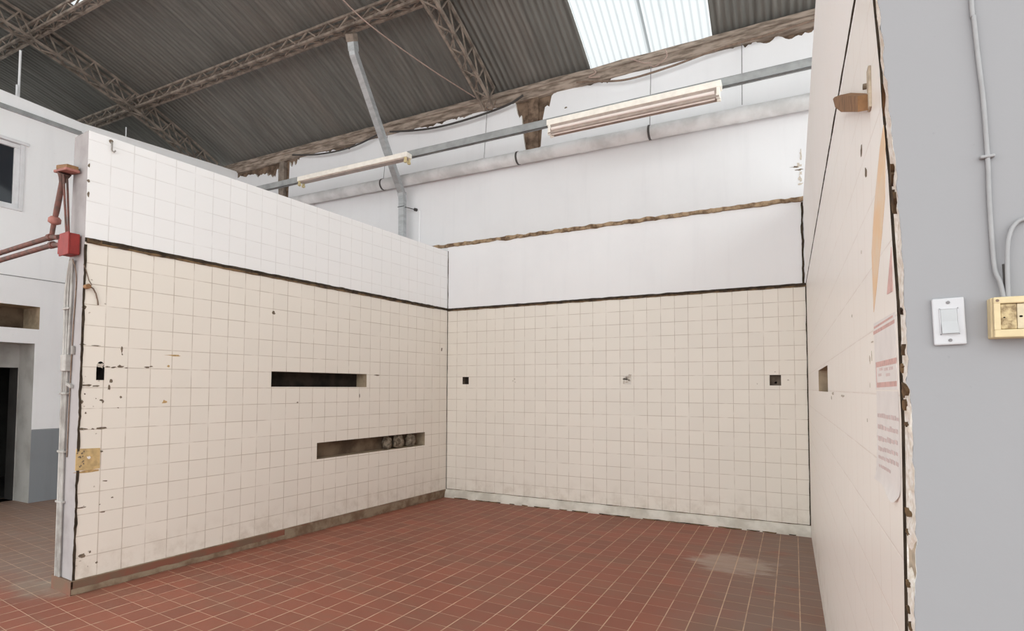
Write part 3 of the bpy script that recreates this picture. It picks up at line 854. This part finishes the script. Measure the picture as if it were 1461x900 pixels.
for (x_, z_, a_, b_) in ((X0 + .0345, Z0 + .0325, .0021, .0015), (X0 + .0435, Z0 + .040, .0016, .0026), (X0 + .0435, Z0 + .025, .0016, .0026), (X0 + .0145, Z0 + .0315, .0014, .0010), (X0 + .0545, Z0 + .0325, .002, .002)):
    mb.prism([(x_ + a_ * math.cos(t), z_ + b_ * math.sin(t)) for t in [2 * PI * i / 12 for i in range(12)]], lambda u, v, d: GW(u, v, d), DB - .005, DB - .0028)
mb.build('pin_hole', M['black'], sb)
mb = MB(); mb.tube([GW(X0 + .006, Z1 - .006, DB - .001), GW(X0 + .006, Z1 - .006, DB + .0006)], .0022, 12); mb.build('screw', M['cable_brown'], sb)

def smooth_path(pts, n=6):
    P = [Vector(p) for p in pts]; out = []
    for i in range(len(P) - 1):
        p0 = P[max(0, i-1)]; p1 = P[i]; p2 = P[i+1]; p3 = P[min(len(P)-1, i+2)]
        for j in range(n):
            t = j / n
            out.append(0.5 * ((2*p1) + (-p0+p2)*t + (2*p0-5*p1+4*p2-p3)*t*t + (-p0+3*p1-3*p2+p3)*t**3))
    out.append(P[-1]); return out

cb = thing('wall_cable', GW(4.47, 1.6), 'grey painted cable running down the grey wall into the socket box, held by a clip', 'cable')
mb = MB()
mb.tube(smooth_path([GW(4.455, 2.9, .004), GW(4.458, 2.4, .004), GW(4.4605, 2.103, .004), GW(4.4625, 2.067, .005), GW(4.467, 1.995, .004), GW(4.471, 1.935, .004), GW(4.473, 1.877, .0045), GW(4.4745, 1.819, .004),
                     GW(4.4745, 1.773, .004), GW(4.476, 1.704, .004), GW(4.478, 1.653, .006), GW(4.483, 1.630, .010), GW(4.487, 1.600, .012)]), .0034, 10)
mb.build('cable_sheath', M['cable_grey'], cb)
mb = MB(); mb.bbox((4.464, 1.8335, .0), (4.483, 1.8385, .009), .0015, 0, lambda v: GW(v.x, v.y, v.z)); mb.build('cable_clip', M['cable_grey'], cb)
mb = MB(); mb.tube(smooth_path([GW(4.4915, 1.600, .013), GW(4.4915, 1.635, .012), GW(4.4930, 1.679, .010), GW(4.4965, 1.704, .008), GW(4.504, 1.721, .006), GW(4.517, 1.729, .005), GW(4.56, 1.735, .005), GW(4.62, 1.735, .005)]), .0032, 10)
tag(mb.build('loop_cable', M['cable_grey']), 'short grey cable arching out of the socket box top to the right', 'cable')
mb = MB(); mb.tube([GW(4.489, 1.604, .009), GW(4.4888, 1.64, .007), GW(4.489, 1.66, .004)], .0016, 7)
tag(mb.build('black_wire', M['cable_dark']), 'thin black wire squeezed between the two cables above the socket box', 'wire')

# ------------------------------------------------------------------ hall side wall on the left (window, slot, doorway)
mb = MB()
def side_top(y):
    T_ = [(-5.6, 5.08), (-3.24, 5.061), (-2.37, 5.02), (-.32, 5.165), (0.05, 5.18)]
    return pw(T_, y)
holes = [(-4.4, -3.016, 3.655, 4.462, .12, None, 3), (-4.3, -2.752, 2.176, 2.462, .42, 4, 5), (-3.95, -2.792, 0.0, 1.993, .38, None, 6)]
ys = [-5.6, -2.79, -.0]
# above the dado: white; below: grey (right of the doorway)
hw = holes[:]
us = sorted(set(ys) | {h[0] for h in hw} | {h[1] for h in hw})
zs = [0, .905, 1.993, 2.176, 2.462, 3.655, 4.462, 4.9]
for i in range(len(us) - 1):
    for j in range(len(zs) - 1):
        um = (us[i] + us[i+1]) / 2; zm = (zs[j] + zs[j+1]) / 2
        if any(h[0] < um < h[1] and h[2] < zm < h[3] for h in hw): continue
        q = [(us[i], zs[j]), (us[i+1], zs[j]), (us[i+1], zs[j+1]), (us[i], zs[j+1])]
        mb.add([SW(u, z) for u, z in q], [(0, 1, 2, 3)], 1 if zs[j+1] < .95 else 0)
yt = [-5.6, -3.24, -2.37, -.32, 0]
for y0, y1 in zip(yt, yt[1:]):
    mb.add([SW(y0, 4.9), SW(y1, 4.9), SW(y1, side_top(y1)), SW(y0, side_top(y0))], [(0, 1, 2, 3)], 0)
    mb.add([SW(y0, side_top(y0)), SW(y1, side_top(y1)), SW(y1, side_top(y1), -.25), SW(y0, side_top(y0), -.25)], [(0, 1, 2, 3)], 0)
for (u0, u1, z0, z1, dep, bi, si) in holes:
    q = [(u0, z0), (u1, z0), (u1, z1), (u0, z1)]
    f = [SW(u, z, 0) for u, z in q]; b = [SW(u, z, -dep) for u, z in q]
    fc = [(0, 4, 5, 1), (1, 5, 6, 2), (2, 6, 7, 3), (3, 7, 4, 0)]
    if si == 6: fc = fc[1:]
    mb.add(f + b, fc, si)
    if bi is not None: mb.add(b, [(0, 1, 2, 3)], bi)
# end wall of the doorway niche with a dark inner opening
holed(mb, lambda u, z, o=0: SW(u, z, o - .38), [-3.95, -2.792], [0, 1.993], [(-3.85, -2.80, 0.0, 1.695, .225, None, 7)], 6)
# closed dark room behind and back of the wall
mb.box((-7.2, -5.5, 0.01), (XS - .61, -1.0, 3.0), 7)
mb.add([SW(-5.6, 0, 0), SW(-5.6, 0, -4), SW(-5.6, 5.05, -4), SW(-5.6, 5.05, 0)], [(0, 1, 2, 3)], 0)
# keep daylight out of the block: roof slab of the office block
mb.box((XS - 4, -5.59, 4.95), (XS - .05, 0, 4.99), 0)
wall_side = struct(mb.build('wall_side', [M['plaster_side'], M['dado'], M['dado'], M['frame_white'], M['soot2'], M['recess_side'], M['jamb'], M['dark_room']], fixn=False))
# the room box must stay open where the doorway enters
bm = bmesh.new(); bm.from_mesh(wall_side.data)
dl = [f for f in bm.faces if f.material_index == 7 and abs(f.calc_center_median().x - (XS - .61)) < .001 and f.calc_area() > 3]
bmesh.ops.delete(bm, geom=dl, context='FACES'); bm.to_mesh(wall_side.data); bm.free()
mb = MB()
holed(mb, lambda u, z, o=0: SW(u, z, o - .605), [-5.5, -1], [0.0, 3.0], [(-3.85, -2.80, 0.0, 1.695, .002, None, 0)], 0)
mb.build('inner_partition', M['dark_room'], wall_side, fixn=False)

mb = MB(); ragged(mb, SW, -5.5, -2.45, 2.812, .010, .004, seed=41, amp=.4); struct(mb.build('trim_8', M['wire']))
mb = MB(); ragged(mb, SW, -2.79, -.3, .91, .008, .002, seed=43, amp=.5)
struct(mb.build('trim_9', M['dado']))
mb = MB()
mb.box((XS - .002, -5.6, 4.835), (XS + .055, -2.37, 4.845)); mb.box((XS - .002, -5.6, 4.845), (XS + .008, -2.37, 4.90))
mb.box((XS + .045, -5.6, 4.845), (XS + .055, -2.37, 4.868))
tag(mb.build('steel_gutter', M['rail']), 'dark steel angle running along the white side wall above the window', 'steel angle')

win = bpy.data.objects.new('window_1', None); col.objects.link(win); win.location = SW(-3.7, 3.655, -.06); struct(win)
mb = MB()
fw = .05
for (y0, y1, z0, z1) in ((-4.4, -3.016, 3.655, 3.655 + fw), (-4.4, -3.016, 4.462 - fw, 4.462), (-3.016 - fw, -3.016, 3.656 + fw, 4.461 - fw), (-4.4, -4.4 + fw, 3.656 + fw, 4.461 - fw), (-3.73, -3.69, 3.656 + fw, 4.461 - fw)):
    mb.bbox((XS - .075, y0, z0), (XS - .02, y1, z1), .004)
mb.build('window_frame', M['frame_white'], win)
mb = MB()
mb.bbox((XS - .01, -4.5, 4.462), (XS + .03, -2.94, 4.50), .004); mb.bbox((XS - .01, -4.5, 3.625), (XS + .02, -2.98, 3.655), .004)
mb.bbox((XS - .01, -3.016, 3.656), (XS + .012, -2.975, 4.461), .004)
mb.build('window_surround', M['frame_white'], win)
mb = MB(); mb.box((XS - .055, -4.36, 3.70), (XS - .049, -3.06, 4.42)); mb.build('window_pane', M['glass'], win)

# ------------------------------------------------------------------ pipework and red box on the partition end
def PE(t, z, out=0.0): return LW(LEN + out, z, -t)
rb = thing('junction_box', PE(.12, 2.40, .05), 'red metal junction box on the free end of the left partition', 'junction box')
mb = MB(); mb.bbox((.045, .012, 2.405), (.185, .075, 2.555), .005, 0, lambda v: PE(v.x, v.z, v.y)); mb.build('box_body', M['red'], rb)
mb = MB(); mb.bbox((.038, .0755, 2.398), (.192, .086, 2.562), .004, 0, lambda v: PE(v.x, v.z, v.y)); mb.build('box_lid', M['red'], rb)
mb = MB(); mb.bbox((.186, .025, 2.425), (.262, .070, 2.535), .005, 0, lambda v: PE(v.x, v.z, v.y)); mb.build('side_lug', M['red'], rb)
mb = MB(); mb.box((.06, .0005, 2.42), (.17, .0118, 2.54), 0, lambda v: PE(v.x, v.z, v.y)); mb.build('mounting_plate', M['pipe_red'], rb)

pp = thing('standpipe', PE(.39, 2.56, .06), 'slanting worn red-brown pipe with a flared head above the red junction box', 'pipe')
mb = MB(); mb.tube([PE(.396, 2.593, .06), PE(.382, 2.64, .06), PE(.362, 2.69, .06), PE(.325, 2.77, .06), PE(.232, 3.01, .06)], [.016, .016, .016, .019, .019], 12)
mb.build('pipe_run', M['pipe_red'], pp)
mb = MB(); mb.tube([PE(.366, 2.665, .06), PE(.362, 2.675, .06), PE(.355, 2.705, .06), PE(.350, 2.72, .06)], [.020, .040, .040, .024], 14); mb.build('union_nut', M['pink_metal'], pp)
mb = MB(); mb.tube([PE(.25, 2.96, .06), PE(.238, 2.99, .06), PE(.222, 3.022, .06)], [.020, .028, .044], 14); mb.build('flare', M['pipe_red'], pp)
mb = MB(); mb.bbox((.085, .012, 3.022), (.30, .10, 3.042), .005, 0, lambda v: PE(v.x, v.z + .10 * (v.x - .2), v.y)); mb.build('head_flange', M['pink_metal'], pp)
mb = MB(); mb.bbox((.10, .015, 3.043), (.285, .09, 3.075), .006, 0, lambda v: PE(v.x, v.z + .16 * (v.x - .2), v.y)); mb.build('head_cap', M['bracket'], pp)
for a_, b_, o_ in ((.215, .165, .045), (.19, .135, .075)):
    mb = MB(); mb.tube(smooth_path([PE(a_, 3.0, o_), PE(a_ - .022, 2.88, o_), PE(b_ + .008, 2.75, o_), PE(b_, 2.57, o_ * .85)]), .0075, 8)
    mb.build('thin_tube', M['pipe_red'], pp)
for zz_, oo, lab in ((2.575, .060, 'upper red-brown pipe running left from the red junction box to the white side wall'),
                         (2.520, .046, 'lower red-brown pipe running left from the red junction box to the white side wall')):
    q = thing('feed_pipe', PE(2.2, zz_, oo), lab, 'pipe')
    mb = MB(); mb.tube([PE(.27, zz_ - .02, oo), PE(.42, zz_, oo), PE(1.4, zz_ + .006, oo), PE(4.028, zz_, oo)], .019, 12); mb.build('pipe_run', M['pipe_red'], q)
    mb = MB(); mb.tube([PE(.40, zz_, oo), PE(.45, zz_, oo)], .027, 8); mb.build('pipe_coupling', M['pipe_red'], q)

cd = thing('conduit_run', PE(.2, .1, .012), 'dirty grey conduits running down the free end of the left partition', 'conduit')
for (t0, t1, r_, z1) in ((.232, .245, .011, 2.38), (.205, .205, .008, 2.38), (.178, .155, .0085, 2.38)):
    mb = MB()
    mb.tube(smooth_path([PE(t0, .10, .0125), PE(t0 + .004, .6, .0125), PE(t0 + .006, 1.2, .0125), PE((t0 + t1) / 2, 1.8, .0125), PE(t1, 2.15, .013), PE(t1 - (t1 - .12) * .7, z1, .022)], 4), r_, 9)
    mb.build('conduit', M['conduit'], cd)
mb = MB(); mb.tube(smooth_path([PE(.145, .95, .006), PE(.135, 1.5, .006), PE(.12, 1.9, .006), PE(.10, 2.25, .006), PE(.11, 2.38, .03)], 5), .004, 7); mb.build('thin_wire', M['cable_brown'], cd)
mb = MB(); mb.bbox((.135, .001, 1.57), (.225, .04, 1.69), .004, 0, lambda v: PE(v.x, v.z, v.y)); mb.build('small_box', M['conduit'], cd)
for z_ in (.62, .98, 1.40, 2.02):
    mb = MB(); mb.bbox((.155, .001, z_), (.258, .028, z_ + .016), .003, 0, lambda v: PE(v.x, v.z, v.y)); mb.build('conduit_clamp', M['conduit'], cd)
mb = MB(); mb.bbox((.09, .001, 1.46), (.17, .025, 1.485), .004, 0, lambda v: PE(v.x, v.z + (v.x - .14) * .3, v.y)); mb.build('wall_anchor', M['conduit'], cd)
mb = MB(); mb.bbox((.085, .001, 1.69), (.115, .02, 1.75), .004, 0, lambda v: PE(v.x, v.z, v.y)); mb.build('wall_anchor', M['conduit'], cd)

# ------------------------------------------------------------------ roof
def rz(y):
    t = -y
    return 5.34 + .52 * t - .055 * t * t
RX0, RX1, YE = -11.0, 8.0, -8.4
SKY = [(2.046, 3.454, -2.35, .06), (-3.97, -2.55, -4.95, -2.66), (2.046, 3.454, -7.2, -4.9), (-9.6, -8.2, -4.95, -2.66), (-3.97, -2.55, -8.0, -6.0), (5.9, 7.3, -7.2, -3.2)]  # first two are seen, the others are added out of view for more daylight
PITCH = .076
def roofsheet(mb, x0, x1, ys, mi=0, dz=0.0, hole=None):
    step = PITCH / 8
    n = int(round((x1 - x0) / step))
    X = [x0 + (x1 - x0) * i / n for i in range(n + 1)]
    vs = []; uvs = []
    for y in ys:
        for x in X:
            vs.append((x, y, rz(y) + dz + .0095 * math.cos(2 * PI * x / PITCH))); uvs.append((x, -y))
    w_ = n + 1
    fs = []
    for j in range(len(ys) - 1):
        ym = (ys[j] + ys[j+1]) / 2
        for i in range(n):
            xm = (X[i] + X[i+1]) / 2
            if hole and any(a < xm < b and c < ym < d for a, b, c, d in hole): continue
            fs.append((j*w_+i, j*w_+i+1, (j+1)*w_+i+1, (j+1)*w_+i))
    mb.add(vs, fs, mi, uvs, True)
ysr = sorted({.06, 0, -.3, -.6, -.9, -1.2, -1.5, -1.8, -2.1, -2.35, -2.66, -2.9, -3.2, -3.6, -4.0, -4.5, -4.9, -4.95, -5.5, -6.0, -6.6, -7.2, -8.0, YE}, reverse=True)
mb = MB()
roofsheet(mb, RX0, RX1, ysr, 0, 0, SKY)
ceiling = struct(mb.build('ceiling', M['roof'], fixn=False))
labs = [('left translucent sheet of the big skylight above the back wall', 'right translucent sheet of the big skylight above the back wall'),
        ('left translucent sheet of the skylight at the top left of the roof', 'right translucent sheet of the skylight at the top left of the roof')]
for i, (a_, b_, c_, d_) in enumerate(SKY):
    yy = [y for y in ysr if c_ - .001 <= y <= d_ + .001]
    mid = (a_ + b_) / 2
    for j, (p, q) in enumerate(((a_, mid + .03), (mid, b_))):
        mb = MB(); roofsheet(mb, p, q, yy, 0, -.004 if j == 0 else .004)
        if i < 2:
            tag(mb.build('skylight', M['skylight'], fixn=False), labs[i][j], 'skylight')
        else:
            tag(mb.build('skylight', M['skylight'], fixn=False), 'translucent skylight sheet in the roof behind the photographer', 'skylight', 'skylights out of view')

# eave timber
mb = MB()
n = 300
for i in range(n):
    x0, x1 = -11 + 17.4 * i / n, -11 + 17.4 * (i + 1) / n
    def pr_(x):
        a = noise.noise((x * 2.2, 0, 3)) * .012; b = noise.noise((x * 8, 4, 3)) * .008
        return [(-.05, 5.31 + a), (-.070 + b, 5.305 + a), (-.075 + b, 5.245 + a), (-.052, 5.24 + a), (-.042 + b, 5.195 + b), (-.015, 5.155 + a * 2 + b), (.03, 5.15)]
    A_ = pr_(x0); B_ = pr_(x1)
    vs = [(x0, y, z) for y, z in A_] + [(x1, y, z) for y, z in B_]
    k_ = len(A_)
    mb.add(vs, [(j, j + 1, k_ + j + 1, k_ + j) for j in range(k_ - 1)], 0)
tag(mb.build('eave_beam', M['timber'], fixn=False), 'long dusty weathered beam where the roof meets the back wall', 'beam')

def lattice(name, path, side, depth, width, pitch, label, cat, group, chord=.028, skip=None, webr=.008):
    """four chords joined by zigzag bars; path = top centre points, side = horizontal unit vector"""
    t = thing(name, path[0], label, cat, group)
    side = Vector(side)
    P = [Vector(p) for p in path]
    dn = Vector((0, 0, -depth))
    for nm, off in (('top_chord', 0), ('bottom_chord', 1)):
        for sgn in (-1, 1):
            mb = MB()
            for a, b in zip(P, P[1:]):
                mb.bar(a + dn * off + side * (sgn * width / 2), b + dn * off + side * (sgn * width / 2), chord, chord)
            mb.build(nm, M['truss'], t)
    # resample
    L = [0]
    for a, b in zip(P, P[1:]): L.append(L[-1] + (b - a).length)
    def at(d):
        for i in range(len(P) - 1):
            if d <= L[i+1] + 1e-6:
                f = (d - L[i]) / (L[i+1] - L[i]); return P[i].lerp(P[i+1], f)
        return P[-1]
    n = int(L[-1] / pitch)
    for sgn in (-1, 1):
        mb = MB()
        o = side * (sgn * width / 2)
        for i in range(n):
            a = at(i * pitch); b = at((i + .5) * pitch); c = at((i + 1) * pitch)
            mb.bar(a + o, b + dn + o, webr * 2, webr * 2); mb.bar(b + dn + o, c + o, webr * 2, webr * 2)
        mb.build('lacing', M['truss'], t)
    mb = MB()
    for i in range(n):
        a = at(i * pitch); b = at((i + .5) * pitch); c = at((i + 1) * pitch)
        for o in (dn,):
            mb.bar(a + o - side * width/2, b + o + side * width/2, webr * 2, webr * 2); mb.bar(b + o + side * width/2, c + o - side * width/2, webr * 2, webr * 2)
    mb.build('bottom_lacing', M['truss'], t)
    return t
ry = [-.12, -.5, -.9, -1.3, -1.8, -2.3, -2.8, -3.4, -4.0, -4.8, -5.6, -6.5, -7.5, -8.3]
lattice('roof_truss', [(.70, y, rz(y) - .05) for y in ry], (1, 0, 0), .26, .14, .30, 'lattice roof truss coming down to the back wall left of the big skylight', 'truss', 'arched lattice trusses')
lattice('roof_truss', [(-4.80, y, rz(y) - .05) for y in ry], (1, 0, 0), .26, .14, .30, 'lattice roof truss coming down to the back wall at far left above the side wall', 'truss', 'arched lattice trusses')
py = (0, 1, 0)
lattice('lattice_purlin', [(x, -1.42, rz(-1.42) - .085) for x in (-11, -8, -4.8, 0, 4, 8)], py, .135, .10, .34, 'lattice purlin nearest the back wall, holding the top of the square duct', 'purlin', 'lattice purlins', .03)
lattice('lattice_purlin', [(x, -2.76, rz(-2.76) - .095) for x in (-11, -8, -4.8, 0, 4, 8)], py, .125, .10, .34, 'lattice purlin crossing the top left corner below the small skylight', 'purlin', 'lattice purlins', .03)

# pier and post showing through the broken plaster
mb = MB(); mb.bbox((1.20, -.012, 4.40), (1.345, .04, 5.16), .01); tag(mb.build('brick_pier', M['brick']), 'brown bare pier showing through the broken plaster below the eave beam', 'pier')
mb = MB(); mb.box((-3.30, -.03, 3.4), (-3.19, -.018, 5.14)); mb.box((-3.30, -.018, 3.4), (-3.285, .028, 5.14)); mb.box((-3.205, -.018, 3.4), (-3.19, .028, 5.14))
tag(mb.build('steel_post', M['truss']), 'narrow brown steel post in the back wall above the left partition', 'post')

# big white pipe
bp = thing('large_pipe', (0, -.11, 4.3), 'long white cement pipe fixed along the back wall under the lamps', 'pipe')
def pz_(x): return 4.392 + (x - (-2.5)) * (-.0075)
mb = MB(); mb.tube([(x, -.11, pz_(x)) for x in (-4.33, -2, 0, 2, 4, 6.3)], .078, 24); mb.build('pipe_run', M['pipe'], bp)
for x in (-1.05, 1.12, 2.78):
    mb = MB(); mb.tube([(x - .012, -.11, pz_(x)), (x + .012, -.11, pz_(x))], .083, 24); mb.build('pipe_clamp', M['clamp'], bp)
for x in (.62, 2.0, 3.75):
    mb = MB(); mb.tube([(x - .05, -.11, pz_(x)), (x + .05, -.11, pz_(x))], .082, 24); mb.build('pipe_collar', M['pipe'], bp)
for x, lab in ((-1.05, 'thin wire hanging the white pipe behind the left lamp'), (.62, 'thin wire hanging the white pipe between the two lamps'), (2.78, 'thin wire hanging the white pipe behind the right lamp'), (3.75, 'thin wire hanging the white pipe right of the right lamp')):
    mb = MB(); mb.tube([(x, -.03, 5.18), (x, -.11, 4.45)], .0045, 6); tag(mb.build('hanger_wire', M['wire']), lab, 'wire', 'pipe hanger wires')

# rail and lamps
YR = -.8
RAILZ = 4.365
rl = thing('lamp_rail', (1, YR, RAILZ), 'long grey steel channel rail that carries the two fluorescent lamps', 'rail')
mb = MB()
mb.box((-4.34, YR - .024, RAILZ + .038), (6.4, YR + .024, RAILZ + .042)); mb.box((-4.34, YR - .024, RAILZ - .042), (6.4, YR - .020, RAILZ + .040)); mb.box((-4.34, YR + .020, RAILZ - .042), (6.4, YR + .024, RAILZ + .040))
mb.box((-4.34, YR - .024, RAILZ - .042), (6.4, YR - .010, RAILZ - .038)); mb.box((-4.34, YR + .010, RAILZ - .042), (6.4, YR + .024, RAILZ - .038))
mb.build('channel', M['rail'], rl)

def lamp(x0, x1, zt, label, tubes):
    t = thing('fluorescent_lamp', ((x0 + x1) / 2, YR - .06, zt - .07), label, 'lamp', 'fluorescent lamps on the rail')
    y0, y1 = YR - .135, YR - .026
    mb = MB(); mb.bbox((x0, y0, zt - .062), (x1, y1, zt), .006); mb.build('housing', M['lamp_cream'], t)
    for x in (x0 + .36, x1 - .42):
        mb = MB(); mb.bbox((x - .03, y1 - .06, zt - .002), (x + .03, YR - .0245, zt + .016), .003); mb.build('hanger_bracket', M['lamp_cream'], t)
    if tubes:
        mb = MB()
        # tray reflector with two troughs
        pr = [(y0 + .006, zt - .062), (y0 + .016, zt - .085), (y0 - .004, zt - .158), (y0 + .02, zt - .160), (y0 + .045, zt - .115), (y1 - .03, zt - .115), (y1 + .0, zt - .150), (y1 + .006, zt - .15), (y1 - .01, zt - .08), (y1 - .006, zt - .062)]
        mb.prism(pr, lambda u, v, d: Vector((d, u, v)), x0 + .02, x1 - .02); mb.build('reflector', M['lamp_inner'], t)
        for yy, zz2 in ((y0 + .000, zt - .112), (y0 + .032, zt - .150)):
            mb = MB(); mb.tube([(x0 + .06, yy, zz2), (x1 - .06, yy, zz2)], .0165, 14); mb.build('fluorescent_tube', M['tube'], t)
    else:
        mb = MB(); mb.bbox((x0 + .02, y0 + .012, zt - .078), (x1 - .02, y1 - .01, zt - .060), .004); mb.build('reflector', M['lamp_inner'], t)
    for x in (x0 + .03, x1 - .03):
        for yy in (y0 + .018, y1 - .022):
            mb = MB(); mb.bbox((x - .014, yy - .014, zt - (.150 if tubes else .120)), (x + .014, yy + .014, zt - .060), .004)
            mb.bbox((x - .018, yy - .018, zt - (.162 if tubes else .128)), (x + .018, yy + .018, zt - (.122 if tubes else .100)), .005)
            mb.build('lampholder', M['lamp_cream'] if tubes else M['socket_y'], t)
    return t
lamp(1.86, 3.63, 4.338, 'right fluorescent lamp on the rail, two unlit tubes', True)
lamp(-1.87, .0, 4.350, 'left fluorescent lamp on the rail, empty without tubes', False)

# square duct from the purlin to the wall foot
def rect_duct(mb, pts, w_, d_):
    P = [Vector(p) for p in pts]
    n = len(P)
    rings = []
    for i in range(n):
        a = P[max(0, i-1)]; b = P[min(n-1, i+1)]
        t = (b - a).normalized()
        u = Vector((1, 0, 0)); u = (u - t * u.dot(t)).normalized(); q = t.cross(u)
        if i in (0, n-1): k_ = 1
        else:
            t1 = (P[i]-P[i-1]).normalized(); k_ = 1 / max(.5, t1.dot(t))
        rings.append([P[i] + u*sx*w_/2 + q*sy*d_/2*k_ for sx, sy in ((-1,-1),(1,-1),(1,1),(-1,1))])
    vs = [p for r_ in rings for p in r_]
    fs = [(i*4+j, i*4+(j+1)%4, (i+1)*4+(j+1)%4, (i+1)*4+j) for i in range(n-1) for j in range(4)]
    mb.add(vs, fs + [(3,2,1,0), tuple((n-1)*4+j for j in range(4))])
dc = thing('square_duct', (-.67, -.15, 2.6), 'galvanised square duct slanting down from the roof purlin and along the back wall', 'duct')
mb = MB(); rect_duct(mb, [(-.50, -1.36, 5.62), (-.515, -1.32, 5.50), (-.685, -.15, 4.18), (-.68, -.14, 4.08), (-.665, -.14, 2.6)], .085, .07); mb.build('duct_run', M['galv'], dc)
for pa, pb in (((-.505, -1.36, 5.66), (-.512, -1.33, 5.53)), ((-.684, -.155, 4.19), (-.684, -.14, 4.15))):
    mb = MB(); rect_duct(mb, [pa, pb], .097, .082); mb.build('duct_collar', M['galv'], dc)
mb = MB(); rect_duct(mb, [(-.49, -1.40, 5.70), (-.503, -1.36, 5.63)], .11, .09); mb.build('purlin_bracket', M['truss'], dc)
mb = MB(); mb.tube([(-.62, -.16, 3.975), (-.53, -.004, 3.965)], .006, 8); mb.tube([(-.73, -.18, 3.985), (-.62, -.18, 3.985)], .005, 8); mb.tube([(-.545, -.04, 3.966), (-.53, -.004, 3.965)], .022, 10)
mb.build('wall_stay', M['cable_dark'], dc)
mb = MB(); mb.tube([(-.475, -.0125, 3.402), (-.475, -.0125, 3.95)], .012, 8); tag(mb.build('painted_conduit', M['plaster']), 'white painted conduit on the back wall beside the square duct', 'conduit')

# sagging cables under the eave
def cable(pts, r_, mat, label, name='hanging_cable', cat='cable'):
    mb = MB(); mb.tube(smooth_path(pts, 8), r_, 8); tag(mb.build(name, M[mat]), label, cat)
cable([(1.18, -.10, 5.17), (.98, -.10, 5.10), (.55, -.10, 5.05), (.0, -.10, 5.03), (-.45, -.10, 5.06), (-.95, -.10, 5.14)], .014, 'cable_dark', 'black cable sagging under the eave beam between the duct and the brown pier')
cable([(-1.1, -.08, 5.18), (-1.5, -.10, 5.08), (-1.9, -.10, 5.05), (-2.4, -.10, 5.08), (-2.95, -.07, 5.19)], .012, 'cable_dark', 'black cable sagging under the eave beam left of the square duct')
cable([(1.9, -.10, 5.16), (2.1, -.10, 5.12), (2.5, -.10, 5.04), (3.0, -.10, 5.06), (3.5, -.10, 5.12), (4.0, -.10, 5.14), (4.6, -.10, 5.18), (5.2, -.10, 5.22)], .012, 'cable_brown', 'brown cable sagging under the eave beam below the big skylight')
cable([(2.55, -.12, 5.26), (2.62, -.14, 5.22), (2.72, -.12, 5.17), (2.80, -.11, 5.16)], .006, 'rope', 'short curl of pale wire hanging at the middle of the big skylight edge', 'hanging_wire', 'wire')
cable([(2.1, -.08, 5.27), (2.15, -.13, 5.2), (2.06, -.12, 5.17), (2.2, -.12, 5.14)], .006, 'rope', 'short curl of pale wire hanging at the left end of the big skylight edge', 'hanging_wire', 'wire')
cable([(2.96, -.12, 5.26), (2.98, -.13, 5.17), (2.90, -.12, 5.12), (2.84, -.12, 5.10), (2.78, -.11, 5.13)], .006, 'rope', 'loop of pale wire hanging right of the middle of the big skylight edge', 'hanging_wire', 'wire')
cable([(.62, -.12, 5.2), (.66, -.15, 5.1), (.76, -.15, 5.06), (.80, -.12, 5.18)], .006, 'cable_brown', 'brown wire ends drooping at the foot of the roof truss by the back wall', 'hanging_wire', 'wire')
cable([(-.42, -1.95, 6.02), (-.2, -1.5, 5.72), (.15, -.8, 5.47), (.5, -.15, 5.28)], .007, 'rope', 'pale thin rope slung below the roof from the purlin to the foot of the truss', 'hanging_rope', 'rope')

# white hanger rods behind the side wall
mb = MB(); mb.tube([SW(-3.0, 5.0, -.16), SW(-3.0, 5.72, -.16)], .014, 8); mb.tube([SW(-3.03, 5.0, -.13), SW(-3.03, 5.25, -.13)], .014, 8)
tag(mb.build('hanger_rod', M['frame_white']), 'pale upright rod on top of the side wall at far left', 'rod')
mb = MB(); mb.tube([SW(-1.75, 5.03, -.12), SW(-1.75, 5.25, -.12)], .008, 8)
tag(mb.build('hanger_rod', M['frame_white']), 'short thin white rod on top of the side wall above the tiled partition corner', 'rod')

# ------------------------------------------------------------------ light
w = bpy.data.worlds.new('world'); sc.world = w; w.use_nodes = True
bg = w.node_tree.nodes['Background']
bg.inputs['Color'].default_value = (0.955, 0.985, 0.975, 1)
bg.inputs['Strength'].default_value = 2.2
sun = bpy.data.lights.new('sun', 'SUN'); sun.energy = 0.3; sun.angle = math.radians(10)
so = bpy.data.objects.new('sun', sun); col.objects.link(so)
so.location = (0, 6, 12)
so.rotation_euler = (math.radians(-28), 0, 0)

sc.view_settings.view_transform = 'Standard'
sc.view_settings.look = 'None'
sc.view_settings.gamma = 1.0
sc.view_settings.exposure = 0.36
sc.view_settings.use_curve_mapping = False
sc.cycles.use_denoising = True
sc.cycles.max_bounces = 10
sc.cycles.diffuse_bounces = 6
sc.cycles.transmission_bounces = 6
